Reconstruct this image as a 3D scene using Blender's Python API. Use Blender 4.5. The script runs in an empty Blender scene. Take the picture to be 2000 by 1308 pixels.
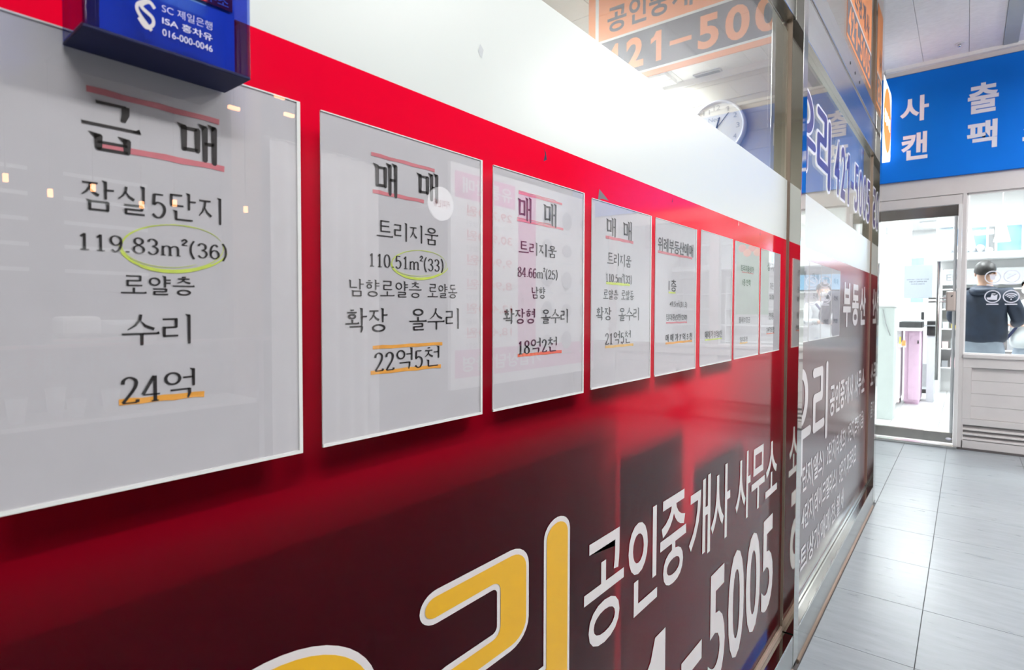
import bpy, math, random
import numpy as np
from mathutils import Vector, Matrix
random.seed(7)
SC = bpy.context.scene
COL = SC.collection
# ---------------------------------------------------------------- camera
YAW, PITCH, ROLL, FPX, PCY = 0.6738195, 0.0297707, 0.00239571, 1112.364, 640.338
CAM_H = 1.15
_f = Vector((-math.sin(YAW) * math.cos(PITCH), math.cos(YAW) * math.cos(PITCH), -math.sin(PITCH)))
_r = Vector((math.cos(YAW), math.sin(YAW), 0))
_u = _r.cross(_f)
_ri = _r * math.cos(ROLL) + _u * math.sin(ROLL)
_up = _u * math.cos(ROLL) - _r * math.sin(ROLL)
cd = bpy.data.cameras.new('camera')
cam = bpy.data.objects.new('camera', cd)
COL.objects.link(cam)
M = Matrix((( _ri.x, _up.x, -_f.x, 0), (_ri.y, _up.y, -_f.y, 0), (_ri.z, _up.z, -_f.z, CAM_H), (0, 0, 0, 1)))
cam.matrix_world = M
cd.sensor_fit = 'HORIZONTAL'; cd.sensor_width = 36.0
cd.lens = FPX / 2000 * 36
cd.shift_y = -(654 - PCY) / 2000
cd.clip_start = 0.02; cd.clip_end = 60
cd.dof.use_dof = True; cd.dof.focus_distance = 0.95; cd.dof.aperture_fstop = 11.0
SC.camera = cam
# ---------------------------------------------------------------- world, exposure
w = bpy.data.worlds.new('world'); SC.world = w; w.use_nodes = True
bg = w.node_tree.nodes['Background']; bg.inputs[0].default_value = (0.85, 0.9, 1, 1); bg.inputs[1].default_value = 0.35
vs = SC.view_settings
vs.view_transform = 'Standard'; vs.look = 'None'; vs.exposure = 0.0; vs.gamma = 1.0; vs.use_curve_mapping = False
SC.cycles.max_bounces = 10; SC.cycles.transparent_max_bounces = 16
SC.cycles.glossy_bounces = 6; SC.cycles.diffuse_bounces = 4; SC.cycles.transmission_bounces = 8
SC.cycles.sample_clamp_indirect = 6.0
SC.cycles.use_denoising = True
SC.cycles.caustics_reflective = False; SC.cycles.caustics_refractive = False
# ---------------------------------------------------------------- lights
def area(name, loc, sx, sy, power, color=(1, 1, 1), rot=(0, 0, 0)):
    l = bpy.data.lights.new(name, 'AREA'); l.shape = 'RECTANGLE'; l.size = sx; l.size_y = sy
    l.energy = power; l.color = color
    o = bpy.data.objects.new(name, l); o.location = loc; o.rotation_euler = rot; COL.objects.link(o)
    return o
CORR = [(1.7, 4.4, 2.98, .3, 1.2, 72), (1.7, 2.0, 2.98, .3, 1.2, 37), (1.7, -.4, 2.98, .3, 1.2, 37)]
OFFI = [(-1.86, 4.02, 2.86, .16, .05, 6), (-1.86, 4.13, 2.86, .16, .05, 6), (-2.9, 2.4, 2.86, 1.8, 1.2, 30), (-2.9, .4, 2.86, 1.8, 1.2, 112), (-2.7, 3.45, 2.86, .6, .6, 16)]  # last lamp is added, out of view, to brighten the office back wall
SHOP = [(-.2, 7.3, 2.56, .6, .6, 55), (1.3, 7.6, 2.56, .6, .6, 55), (-.6, 9.6, 2.56, .6, .6, 55), (1.3, 9.9, 2.56, .6, .6, 55), (-1.6, 8.4, 2.56, .6, .6, 55), (-.3, 11.6, 2.56, .6, .6, 49)]  # last panel is added to brighten the rear of the shop
for i, (x, y, z, a, b, p) in enumerate(CORR):
    area('ceiling_lamp_light', (x, y, z), a, b, p, (1, .985, .96))
    area('added_ceiling_uplight', (x, y, z + .075), a, b, p * 1.8, (.97, .985, 1), (math.pi, 0, 0))  # upward light added to brighten the corridor ceiling
for i, (x, y, z, a, b, p) in enumerate(OFFI): area('office_lamp_light', (x, y, z), a, b, p, (.98, 1, .99))
for i, (x, y, z, a, b, p) in enumerate(SHOP): area('shop_lamp_light', (x, y, z), a, b, p, (.95, .98, 1))
# ---------------------------------------------------------------- materials
def new_mat(name):
    m = bpy.data.materials.new(name); m.use_nodes = True
    nt = m.node_tree; nt.nodes.clear()
    out = nt.nodes.new('ShaderNodeOutputMaterial')
    return m, nt, out
def N(nt, t, **k):
    n = nt.nodes.new(t)
    for a, b in k.items(): setattr(n, a, b)
    return n
def noise_col(nt, col, amt, scale, stretch=None):
    tc = N(nt, 'ShaderNodeTexCoord'); nz = N(nt, 'ShaderNodeTexNoise'); nz.inputs['Scale'].default_value = scale; nz.inputs['Detail'].default_value = 5
    if stretch:
        mp = N(nt, 'ShaderNodeMapping'); mp.inputs['Scale'].default_value = stretch
        nt.links.new(tc.outputs['Object'], mp.inputs[0]); nt.links.new(mp.outputs[0], nz.inputs['Vector'])
    else: nt.links.new(tc.outputs['Object'], nz.inputs['Vector'])
    rp = N(nt, 'ShaderNodeValToRGB')
    rp.color_ramp.elements[0].position = .3; rp.color_ramp.elements[1].position = .7
    rp.color_ramp.elements[0].color = tuple(max(0, c * (1 - amt)) for c in col[:3]) + (1,)
    rp.color_ramp.elements[1].color = tuple(min(1, c * (1 + amt)) for c in col[:3]) + (1,)
    nt.links.new(nz.outputs[0], rp.inputs[0])
    return rp.outputs[0], nz
def mat(name, col, rough=.5, metal=0, coat=0, emit=0, var=.04, scale=12, bump=0, spec=.5, stretch=None, bscale=None, ecol=None, sss=0):
    m, nt, out = new_mat(name)
    p = N(nt, 'ShaderNodeBsdfPrincipled')
    c, nz = noise_col(nt, col, var, scale, stretch)
    nt.links.new(c, p.inputs['Base Color'])
    p.inputs['Roughness'].default_value = rough; p.inputs['Metallic'].default_value = metal
    p.inputs['Specular IOR Level'].default_value = spec
    if coat: p.inputs['Coat Weight'].default_value = coat; p.inputs['Coat Roughness'].default_value = .03
    if emit:
        p.inputs['Emission Color'].default_value = (ecol or col) + (1,); p.inputs['Emission Strength'].default_value = emit
    if bump:
        b = N(nt, 'ShaderNodeBump'); b.inputs['Strength'].default_value = bump; b.inputs['Distance'].default_value = .002
        if bscale:
            nz2 = N(nt, 'ShaderNodeTexNoise'); nz2.inputs['Scale'].default_value = bscale; nz2.inputs['Detail'].default_value = 4
            tc = N(nt, 'ShaderNodeTexCoord')
            if stretch:
                mp = N(nt, 'ShaderNodeMapping'); mp.inputs['Scale'].default_value = stretch
                nt.links.new(tc.outputs['Object'], mp.inputs[0]); nt.links.new(mp.outputs[0], nz2.inputs['Vector'])
            else: nt.links.new(tc.outputs['Object'], nz2.inputs['Vector'])
            nt.links.new(nz2.outputs[0], b.inputs['Height'])
        else: nt.links.new(nz.outputs[0], b.inputs['Height'])
        nt.links.new(b.outputs[0], p.inputs['Normal'])
    nt.links.new(p.outputs[0], out.inputs[0])
    return m
def schlick(nt, f0=.04):
    lw = N(nt, 'ShaderNodeLayerWeight'); lw.inputs['Blend'].default_value = .5
    pw = N(nt, 'ShaderNodeMath', operation='POWER'); pw.inputs[1].default_value = 5
    nt.links.new(lw.outputs['Facing'], pw.inputs[0])
    ma = N(nt, 'ShaderNodeMath', operation='MULTIPLY_ADD'); ma.inputs[1].default_value = 1 - f0; ma.inputs[2].default_value = f0
    nt.links.new(pw.outputs[0], ma.inputs[0])
    return ma.outputs[0]
def film(name, dcol, tcol, tfac, f0=.04, rough=.03, var=.03):
    """vinyl film on a window: opaque colour, some light let through, and a gloss over it"""
    m, nt, out = new_mat(name)
    d = N(nt, 'ShaderNodeBsdfDiffuse'); c, _ = noise_col(nt, dcol, var, 3); nt.links.new(c, d.inputs[0])
    t = N(nt, 'ShaderNodeBsdfTranslucent'); t.inputs[0].default_value = tcol + (1,)
    mx = N(nt, 'ShaderNodeMixShader'); mx.inputs[0].default_value = tfac
    nt.links.new(d.outputs[0], mx.inputs[1]); nt.links.new(t.outputs[0], mx.inputs[2])
    g = N(nt, 'ShaderNodeBsdfGlossy'); g.inputs['Roughness'].default_value = rough; g.inputs['Color'].default_value = (1, 1, 1, 1)
    m2 = N(nt, 'ShaderNodeMixShader'); nt.links.new(schlick(nt, f0), m2.inputs[0])
    nt.links.new(mx.outputs[0], m2.inputs[1]); nt.links.new(g.outputs[0], m2.inputs[2])
    nt.links.new(m2.outputs[0], out.inputs[0])
    return m
def glass(name, tint=(.97, 1, .985), f0=.04, rough=.0, haze=0):
    m, nt, out = new_mat(name)
    t = N(nt, 'ShaderNodeBsdfTransparent'); t.inputs[0].default_value = tint + (1,)
    g = N(nt, 'ShaderNodeBsdfGlossy'); g.inputs['Roughness'].default_value = rough; g.inputs['Color'].default_value = (1, 1, 1, 1)
    base = t.outputs[0]
    if haze:
        d = N(nt, 'ShaderNodeBsdfDiffuse'); d.inputs[0].default_value = (.9, .93, .92, 1)
        mh = N(nt, 'ShaderNodeMixShader'); mh.inputs[0].default_value = haze
        nt.links.new(t.outputs[0], mh.inputs[1]); nt.links.new(d.outputs[0], mh.inputs[2]); base = mh.outputs[0]
    m2 = N(nt, 'ShaderNodeMixShader'); nt.links.new(schlick(nt, f0), m2.inputs[0])
    nt.links.new(base, m2.inputs[1]); nt.links.new(g.outputs[0], m2.inputs[2]); nt.links.new(m2.outputs[0], out.inputs[0])
    return m
MT = {
 'maroon': film('maroon_vinyl', (.085, .0008, .012), (1.0, .002, .035), .80, f0=.008, rough=.09),
 'maroon2': film('maroon_vinyl_laminated', (.085, .0008, .012), (1.0, .002, .035), .5, f0=.21, rough=.16),
 'vwhite2': film('white_laminated_lettering', (.86, .84, .85), (.5, .5, .5), .0, f0=.21, rough=.16),
 'band': film('white_vinyl_band', (.74, .775, .78), (.80, .84, .84),   .42, f0=.03, rough=.30, var=.01),
 'glass': glass('window_glass'),
 'cover': glass('acrylic_cover', (.995, .995, .995), .085, .01),
 'cloud': glass('door_glass', (.96, .985, .98), .03),
 'blueac': glass('blue_acrylic', (.46, .54, .90), .05, 0, .0),
 'bluebot': mat('dark_blue_acrylic', (.012, .015, .06), .6, spec=.2),
 'clear': glass('clear_acrylic', (.96, .97, .98), .05),
 'paper': mat('poster_paper', (.66, .655, .69), .6, var=.015, scale=40, bump=.02),
 'edge': mat('acrylic_edge', (.93, .95, .93), .25, var=.02, coat=.5),
 'ink': mat('print_ink', (.012, .011, .013), .55, var=.2),
 'inkg': mat('faded_print_ink', (.07, .07, .075), .55, var=.2),
 'pink': mat('red_marker', (.68, .20, .24), .6, var=.10, scale=60),
 'org': mat('orange_marker', (.95, .42, .06), .6, var=.10, scale=60),
 'redm': mat('orange_red_marker', (.85, .17, .07), .6, var=.1, scale=60),
 'yel': mat('yellow_green_marker', (.66, .80, .12), .6, var=.12, scale=60),
 'ylo': mat('yellow_orange_marker', (.88, .58, .20), .6, var=.1, scale=60),
 'vwhite': mat('white_lettering', (.80, .76, .76), .35, var=.02, coat=.2),
 'vyellow': mat('yellow_lettering', (.80, .44, .001), .35, var=.03, coat=.2),
 'vpurple': mat('purple_lettering', (.05, .03, .16), .35, var=.05, coat=.2),
 'steel': mat('mirror_stainless', (.74, .73, .69), .05, 1, var=.05, scale=6, bump=.03, bscale=3),
 'steelb': mat('brushed_stainless', (.62, .62, .60), .22, 1, var=.06, scale=30, stretch=(1, .05, 1)),
 'dsteel': mat('dark_stainless', (.46, .43, .40), .18, 1, var=.10, scale=8),
 'tan': mat('tan_sealant', (.30, .22, .17), .6, var=.08),
 'dark': mat('black_plastic', (.02, .02, .022), .4, var=.1),
 'gasket': mat('dark_gasket', (.10, .09, .09), .6, var=.1),
 'floor': None, 'orange': mat('orange_banner_print', (.93, .33, .10), .5, var=.03),
 'greyb': mat('grey_banner_print', (.12, .105, .12), .5, var=.04),
 'white': mat('white_paint', (.80, .80, .80), .45, var=.015),
 'whitew': mat('warm_white_panel', (.66, .64, .635), .4, var=.02, bump=.02),
 'beige': mat('beige_wall_paint', (.60, .57, .51), .7, var=.03, scale=2),
 'blue': mat('blue_sign_print', (.001, .16, .66), .6, var=.06, scale=2, spec=.15),
 'signw': mat('sign_white_letters', (.80, .82, .92), .4, var=.02),
 'ceil': mat('mineral_ceiling_tile', (.84, .84, .85), .9, var=.05, scale=25, bump=.6, stretch=(1, 3, 1), bscale=60),
 'ceilband': mat('grey_ceiling_strip', (.42, .46, .46), .6, var=.03),
 'shopfl': mat('pale_wood_floor', (.66, .66, .66), .35, var=.05, scale=4, stretch=(8, 1, 1)),
 'grey': mat('grey_plastic', (.35, .36, .38), .45, var=.05),
 'lgrey': mat('light_grey_laminate', (.62, .66, .68), .4, var=.03),
 'pinkp': mat('pink_panel', (.86, .60, .78), .5, var=.04),
 'salmon': mat('salmon_panel', (.90, .68, .70), .5, var=.04),
 'bluep': mat('pale_blue_panel', (.28, .47, .66), .5, var=.04),
 'mint': mat('mint_white_panel', (.70, .78, .76), .4, var=.02),
 'skin': mat('skin', (.62, .38, .28), .5, var=.04, scale=20),
 'hair': mat('dark_hair', (.02, .018, .018), .5, var=.3, scale=80, bump=.3),
 'navy': mat('navy_jacket', (.012, .022, .045), .6, var=.25, scale=10, bump=.5),
 'jean': mat('pale_grey_trousers', (.32, .37, .44), .8, var=.08, scale=15, bump=.3),
 'coat': mat('white_coat', (.66, .70, .72), .8, var=.05, scale=15, bump=.4),
 'strap': mat('navy_strap', (.02, .03, .10), .6, var=.1),
 'red': mat('red_print', (.62, .02, .03), .5, var=.05),
 'yellowt': mat('yellow_tape', (.75, .58, .06), .5, var=.05),
 'magenta': mat('magenta_print', (.62, .10, .33), .5, var=.05),
 'green': mat('green_print', (.26, .46, .30), .5, var=.2, scale=6),
 'cafe': mat('dark_brown_wall', (.035, .028, .026), .6, var=.2, scale=2),
 'wood': mat('brown_wood', (.16, .09, .05), .5, var=.2, scale=5, stretch=(1, 8, 1)),
 'lamp': mat('lamp_diffuser', (1, .98, .95), .5, emit=6),
 'warm': mat('warm_bulb', (1, .40, .16), .5, emit=14),
 'lightbox': mat('sign_lightbox', (1, 1, 1), .5, emit=1.6),
 'orbox': mat('orange_lightbox_print', (.95, .30, .05), .5, emit=1.0),
 'beigep': mat('ivory_plastic', (.55, .48, .44), .4, var=.03),
 'carpet': mat('office_floor', (.22, .20, .19), .7, var=.1),
 'screen': mat('monitor_screen', (.02, .02, .03), .15, var=.1),
}
def floor_mat():
    m, nt, out = new_mat('polished_grey_tile')
    p = N(nt, 'ShaderNodeBsdfPrincipled')
    tc = N(nt, 'ShaderNodeTexCoord'); mp = N(nt, 'ShaderNodeMapping'); mp.inputs['Scale'].default_value = (2.2, 9, 1); mp.inputs['Rotation'].default_value = (0, 0, .35)
    nz = N(nt, 'ShaderNodeTexNoise'); nz.inputs['Scale'].default_value = 3; nz.inputs['Detail'].default_value = 7; nz.inputs['Roughness'].default_value = .62
    geo = N(nt, 'ShaderNodeNewGeometry')
    nt.links.new(geo.outputs['Position'], mp.inputs[0]); nt.links.new(mp.outputs[0], nz.inputs['Vector'])
    rp = N(nt, 'ShaderNodeValToRGB'); rp.color_ramp.elements[0].position = .3; rp.color_ramp.elements[1].position = .72
    rp.color_ramp.elements[0].color = (.29, .32, .34, 1); rp.color_ramp.elements[1].color = (.37, .405, .43, 1)
    nt.links.new(nz.outputs[0], rp.inputs[0]); nt.links.new(rp.outputs[0], p.inputs['Base Color'])
    r2 = N(nt, 'ShaderNodeMapRange'); r2.inputs['To Min'].default_value = .23; r2.inputs['To Max'].default_value = .36
    nt.links.new(nz.outputs[0], r2.inputs[0]); nt.links.new(r2.outputs[0], p.inputs['Roughness'])
    b = N(nt, 'ShaderNodeBump'); b.inputs['Strength'].default_value = .10; b.inputs['Distance'].default_value = .003
    n2 = N(nt, 'ShaderNodeTexNoise'); n2.inputs['Scale'].default_value = 9; n2.inputs['Detail'].default_value = 2
    nt.links.new(geo.outputs['Position'], n2.inputs['Vector'])
    nt.links.new(n2.outputs[0], b.inputs['Height']); nt.links.new(b.outputs[0], p.inputs['Normal'])
    p.inputs['Specular IOR Level'].default_value = .30
    nt.links.new(p.outputs[0], out.inputs[0]); return m
MT['floor'] = floor_mat()
# ---------------------------------------------------------------- mesh helpers
ORG = {}
class MB:
    def __init__(s): s.v = []; s.f = []; s.sm = []
    def quadbox(s, x0, x1, y0, y1, z0, z1):
        if x0 > x1: x0, x1 = x1, x0
        if y0 > y1: y0, y1 = y1, y0
        if z0 > z1: z0, z1 = z1, z0
        b = len(s.v)
        s.v += [(x, y, z) for z in (z0, z1) for y in (y0, y1) for x in (x0, x1)]
        s.f += [tuple(b + i for i in q) for q in ((0, 2, 3, 1), (4, 5, 7, 6), (0, 1, 5, 4), (2, 6, 7, 3), (0, 4, 6, 2), (1, 3, 7, 5))]
        s.sm += [0] * 6; return s
    def tube(s, pts, r, n=12, cap=True):
        pts = [Vector(p) for p in pts]; rr = r if isinstance(r, (list, tuple)) else [r] * len(pts)
        b = len(s.v); ref = None
        for i, p in enumerate(pts):
            d = (pts[min(i + 1, len(pts) - 1)] - pts[max(i - 1, 0)]).normalized()
            if ref is None: ref = Vector((0, 0, 1)) if abs(d.z) < .9 else Vector((1, 0, 0))
            a = d.cross(ref).normalized(); c = d.cross(a).normalized(); ref = -d.cross(a) if False else ref
            for k in range(n):
                t = 2 * math.pi * k / n
                s.v.append(tuple(p + (a * math.cos(t) + c * math.sin(t)) * rr[i]))
        for i in range(len(pts) - 1):
            for k in range(n):
                k2 = (k + 1) % n
                s.f.append((b + i * n + k, b + i * n + k2, b + (i + 1) * n + k2, b + (i + 1) * n + k)); s.sm.append(1)
        if cap:
            s.f.append(tuple(b + k for k in range(n))[::-1]); s.sm.append(0)
            s.f.append(tuple(b + (len(pts) - 1) * n + k for k in range(n))); s.sm.append(0)
        return s
    def ellip(s, c, r, n=16, m=10, zmin=-1.0):
        b = len(s.v)
        for j in range(m + 1):
            ph = math.pi * j / m
            zz = max(math.cos(ph), zmin)
            for k in range(n):
                t = 2 * math.pi * k / n
                s.v.append((c[0] + r[0] * math.sin(ph) * math.cos(t), c[1] + r[1] * math.sin(ph) * math.sin(t), c[2] + r[2] * zz))
        for j in range(m):
            for k in range(n):
                k2 = (k + 1) % n
                s.f.append((b + j * n + k, b + (j + 1) * n + k, b + (j + 1) * n + k2, b + j * n + k2)); s.sm.append(1)
        return s
    def poly(s, pts):
        b = len(s.v); s.v += [tuple(p) for p in pts]; s.f.append(tuple(range(b, b + len(pts)))); s.sm.append(0); return s
    def prism(s, pts, axis, a0, a1):
        """outline pts (2D) extruded along axis from a0 to a1"""
        b = len(s.v); n = len(pts)
        def P(p, a): return {'x': (a, p[0], p[1]), 'y': (p[0], a, p[1]), 'z': (p[0], p[1], a)}[axis]
        s.v += [P(p, a0) for p in pts] + [P(p, a1) for p in pts]
        for k in range(n):
            k2 = (k + 1) % n; s.f.append((b + k, b + k2, b + n + k2, b + n + k)); s.sm.append(0)
        s.f.append(tuple(b + k for k in range(n))[::-1]); s.f.append(tuple(b + n + k for k in range(n))); s.sm += [0, 0]
        return s
def org(o):
    v = Vector((0, 0, 0))
    while o is not None: v = v + ORG.get(o.name, Vector((0, 0, 0))); o = o.parent
    return v
def obj(name, mb, m, parent=None, bevel=0, label=None, kind=None, cat=None, group=None):
    me = bpy.data.meshes.new(name)
    if isinstance(mb, MB): V, F, S = mb.v, mb.f, mb.sm
    else: V, F, S = mb[0], mb[1], [0] * len(mb[1])
    og = org(parent)
    if parent is None and V:
        og = Vector((sum(v[0] for v in V) / len(V), sum(v[1] for v in V) / len(V), min(v[2] for v in V)))
    me.from_pydata([tuple(Vector(v) - og) for v in V], [], F)
    me.polygons.foreach_set('use_smooth', [bool(x) for x in S])
    me.update()
    if isinstance(mb, MB):
        import bmesh
        b = bmesh.new(); b.from_mesh(me); bmesh.ops.recalc_face_normals(b, faces=b.faces); b.to_mesh(me); b.free()
    me.materials.append(MT[m] if isinstance(m, str) else m)
    o = bpy.data.objects.new(name, me); COL.objects.link(o)
    if parent is not None: o.parent = parent
    else: o.location = og; ORG[o.name] = og
    if bevel:
        md = o.modifiers.new('bevel', 'BEVEL'); md.width = bevel; md.segments = 2; md.limit_method = 'ANGLE'
    if label: o['label'] = label
    if kind: o['kind'] = kind
    if cat: o['category'] = cat
    if group: o['group'] = group
    return o
def thing(name, label, cat, loc, group=None, kind=None):
    o = bpy.data.objects.new(name, None); COL.objects.link(o); o.location = loc; o.empty_display_size = .05
    ORG[o.name] = Vector(loc)
    if label: o['label'] = label
    if cat: o['category'] = cat
    if group: o['group'] = group
    if kind: o['kind'] = kind
    return o
def box(name, x0, x1, y0, y1, z0, z1, m, parent=None, bevel=0, **k):
    return obj(name, MB().quadbox(x0, x1, y0, y1, z0, z1), m, parent, bevel, **k)
def struct(name): return thing(name, None, None, (0, 0, 0), kind='structure')
# ---------------------------------------------------------------- flat print: planes
# plane maps 2D (a to the right, b up) and an offset towards the viewer into 3D
def wallp(x0): return lambda a, b, o=0: (x0 + o, a, b)
def farp(y0): return lambda a, b, o=0: (a, y0 - o, b)
WALL = wallp(-.45)
_gc = {}
def glyph(text, bold):
    k = (text, bold)
    if text == '1': return [(.30, .86), (.0, .78), (.0, .62), (.50, .72), (.50, 0), (1, 0), (1, 1), (.50, 1)], [(3, 4, 5, 6, 7, 0), (0, 1, 2, 3)]
    if k not in _gc:
        c = bpy.data.curves.new('t', 'FONT'); c.body = text; c.offset = bold; c.resolution_u = 4
        o = bpy.data.objects.new('t', c); COL.objects.link(o)
        dg = bpy.context.evaluated_depsgraph_get()
        me = bpy.data.meshes.new_from_object(o.evaluated_get(dg))
        V = [(v.co.x, v.co.y) for v in me.vertices]; F = [tuple(p.vertices) for p in me.polygons]
        # the faces of filled text all look one way
        F2 = []
        for f in F:
            a = sum(V[f[i]][0] * V[f[(i + 1) % len(f)]][1] - V[f[(i + 1) % len(f)]][0] * V[f[i]][1] for i in range(len(f)))
            F2.append(f if a > 0 else f[::-1])
        bpy.data.objects.remove(o); bpy.data.curves.remove(c); bpy.data.meshes.remove(me)
        xs = [v[0] for v in V]; ys = [v[1] for v in V]
        x0, x1, y0, y1 = min(xs), max(xs), min(ys), max(ys)
        _gc[k] = ([((x - x0) / (x1 - x0), (y - y0) / (y1 - y0)) for x, y in V], F2)
    return _gc[k]
def text(name, s, pl, a0, a1, b0, b1, m, parent, off=.0006, bold=0, shift=None, mirror=False):
    """lettering stretched into the rectangle a0..a1, b0..b1; shift: corner heights may differ"""
    V, F = glyph(s, bold)
    if mirror: V = [(1 - x, y) for x, y in V]
    P = [pl(a0 + x * (a1 - a0), b0 + y * (b1 - b0), off) for x, y in V]
    return obj(name, (P, F), m, parent)
def strip(name, pts, wid, pl, m, parent, off=.0004):
    """brush line through pts with width(s)"""
    V, F = ribbon(pts, wid)
    return obj(name, ([pl(x, y, off) for x, y in V], F), m, parent)
def ribbon(pts, wid, closed=False):
    pts = [Vector(p) for p in pts]; n = len(pts)
    w_ = wid if isinstance(wid, (list, tuple)) else [wid] * n
    V = []; F = []
    for i, p in enumerate(pts):
        a = pts[(i - 1) % n] if closed or i > 0 else p
        c = pts[(i + 1) % n] if closed or i < n - 1 else p
        d1 = (p - a); d2 = (c - p)
        d1 = d1.normalized() if d1.length > 1e-9 else d2.normalized()
        d2 = d2.normalized() if d2.length > 1e-9 else d1
        t = (d1 + d2); t = t.normalized() if t.length > 1e-6 else d1
        nr = Vector((-t.y, t.x)); k = max(.5, nr.dot(Vector((-d1.y, d1.x))))
        V += [tuple(p + nr * w_[i] / 2 / k), tuple(p - nr * w_[i] / 2 / k)]
    for i in range(n if closed else n - 1):
        j = (i + 1) % n; F.append((2 * i, 2 * i + 1, 2 * j + 1, 2 * j))
    return V, F
def outline_disc(c, r, n=24): return [(c[0] + r * math.cos(2 * math.pi * k / n), c[1] + r * math.sin(2 * math.pi * k / n)) for k in range(n)]
def fat(pts, wid, closed=False, n=14):
    """stroke with round caps and joints: ribbon pieces plus discs"""
    V = []; F = []
    segs = list(zip(pts, pts[1:])) + ([(pts[-1], pts[0])] if closed else [])
    for a, b in segs:
        v, f = ribbon([a, b], wid); o = len(V); V += v; F += [tuple(o + i for i in q) for q in f]
    for p in pts:
        o = len(V); V += outline_disc(p, wid / 2, n); F.append(tuple(range(o, o + n)))
    return V, F
def merge(L):
    V = []; F = []
    for v, f in L: o = len(V); V += v; F += [tuple(o + i for i in q) for q in f]
    return V, F
def area2(V, f): return sum(V[f[i]][0] * V[f[(i + 1) % len(f)]][1] - V[f[(i + 1) % len(f)]][0] * V[f[i]][1] for i in range(len(f)))
def flat(name, VF, pl, m, parent, off=.0006, lift=0):
    """a printed or cut shape lying on a surface; pieces laid over one another are lifted by a hair"""
    V, F = VF; F = [f if area2(V, f) > 0 else f[::-1] for f in F]
    lv = {}
    if lift:
        for k, f in enumerate(F):
            for i in f: lv[i] = lift * (k % 3)
    return obj(name, ([pl(x, y, off + lv.get(i, 0)) for i, (x, y) in enumerate(V)], F), m, parent)
def stack(L, step=.00003):
    """joined strokes of one letter, each on its own thin level"""
    V = []; F = []; Z = []
    for k, (v, f) in enumerate(L): o = len(V); V += v; F += [tuple(o + i for i in q) for q in f]; Z += [k * step] * len(v)
    return V, F, Z
def flats(name, L, pl, m, parent, off):
    V, F, Z = stack(L); F = [f if area2(V, f) > 0 else f[::-1] for f in F]
    return obj(name, ([pl(x, y, off + z) for (x, y), z in zip(V, Z)], F), m, parent)
def rect(a0, a1, b0, b1): return [(a0, b0), (a1, b0), (a1, b1), (a0, b1)], [(0, 1, 2, 3)]
def arc(c, rx, ry, t0, t1, n=14): return [(c[0] + rx * math.cos(math.radians(t0 + (t1 - t0) * i / n)), c[1] + ry * math.sin(math.radians(t0 + (t1 - t0) * i / n))) for i in range(n + 1)]
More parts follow.
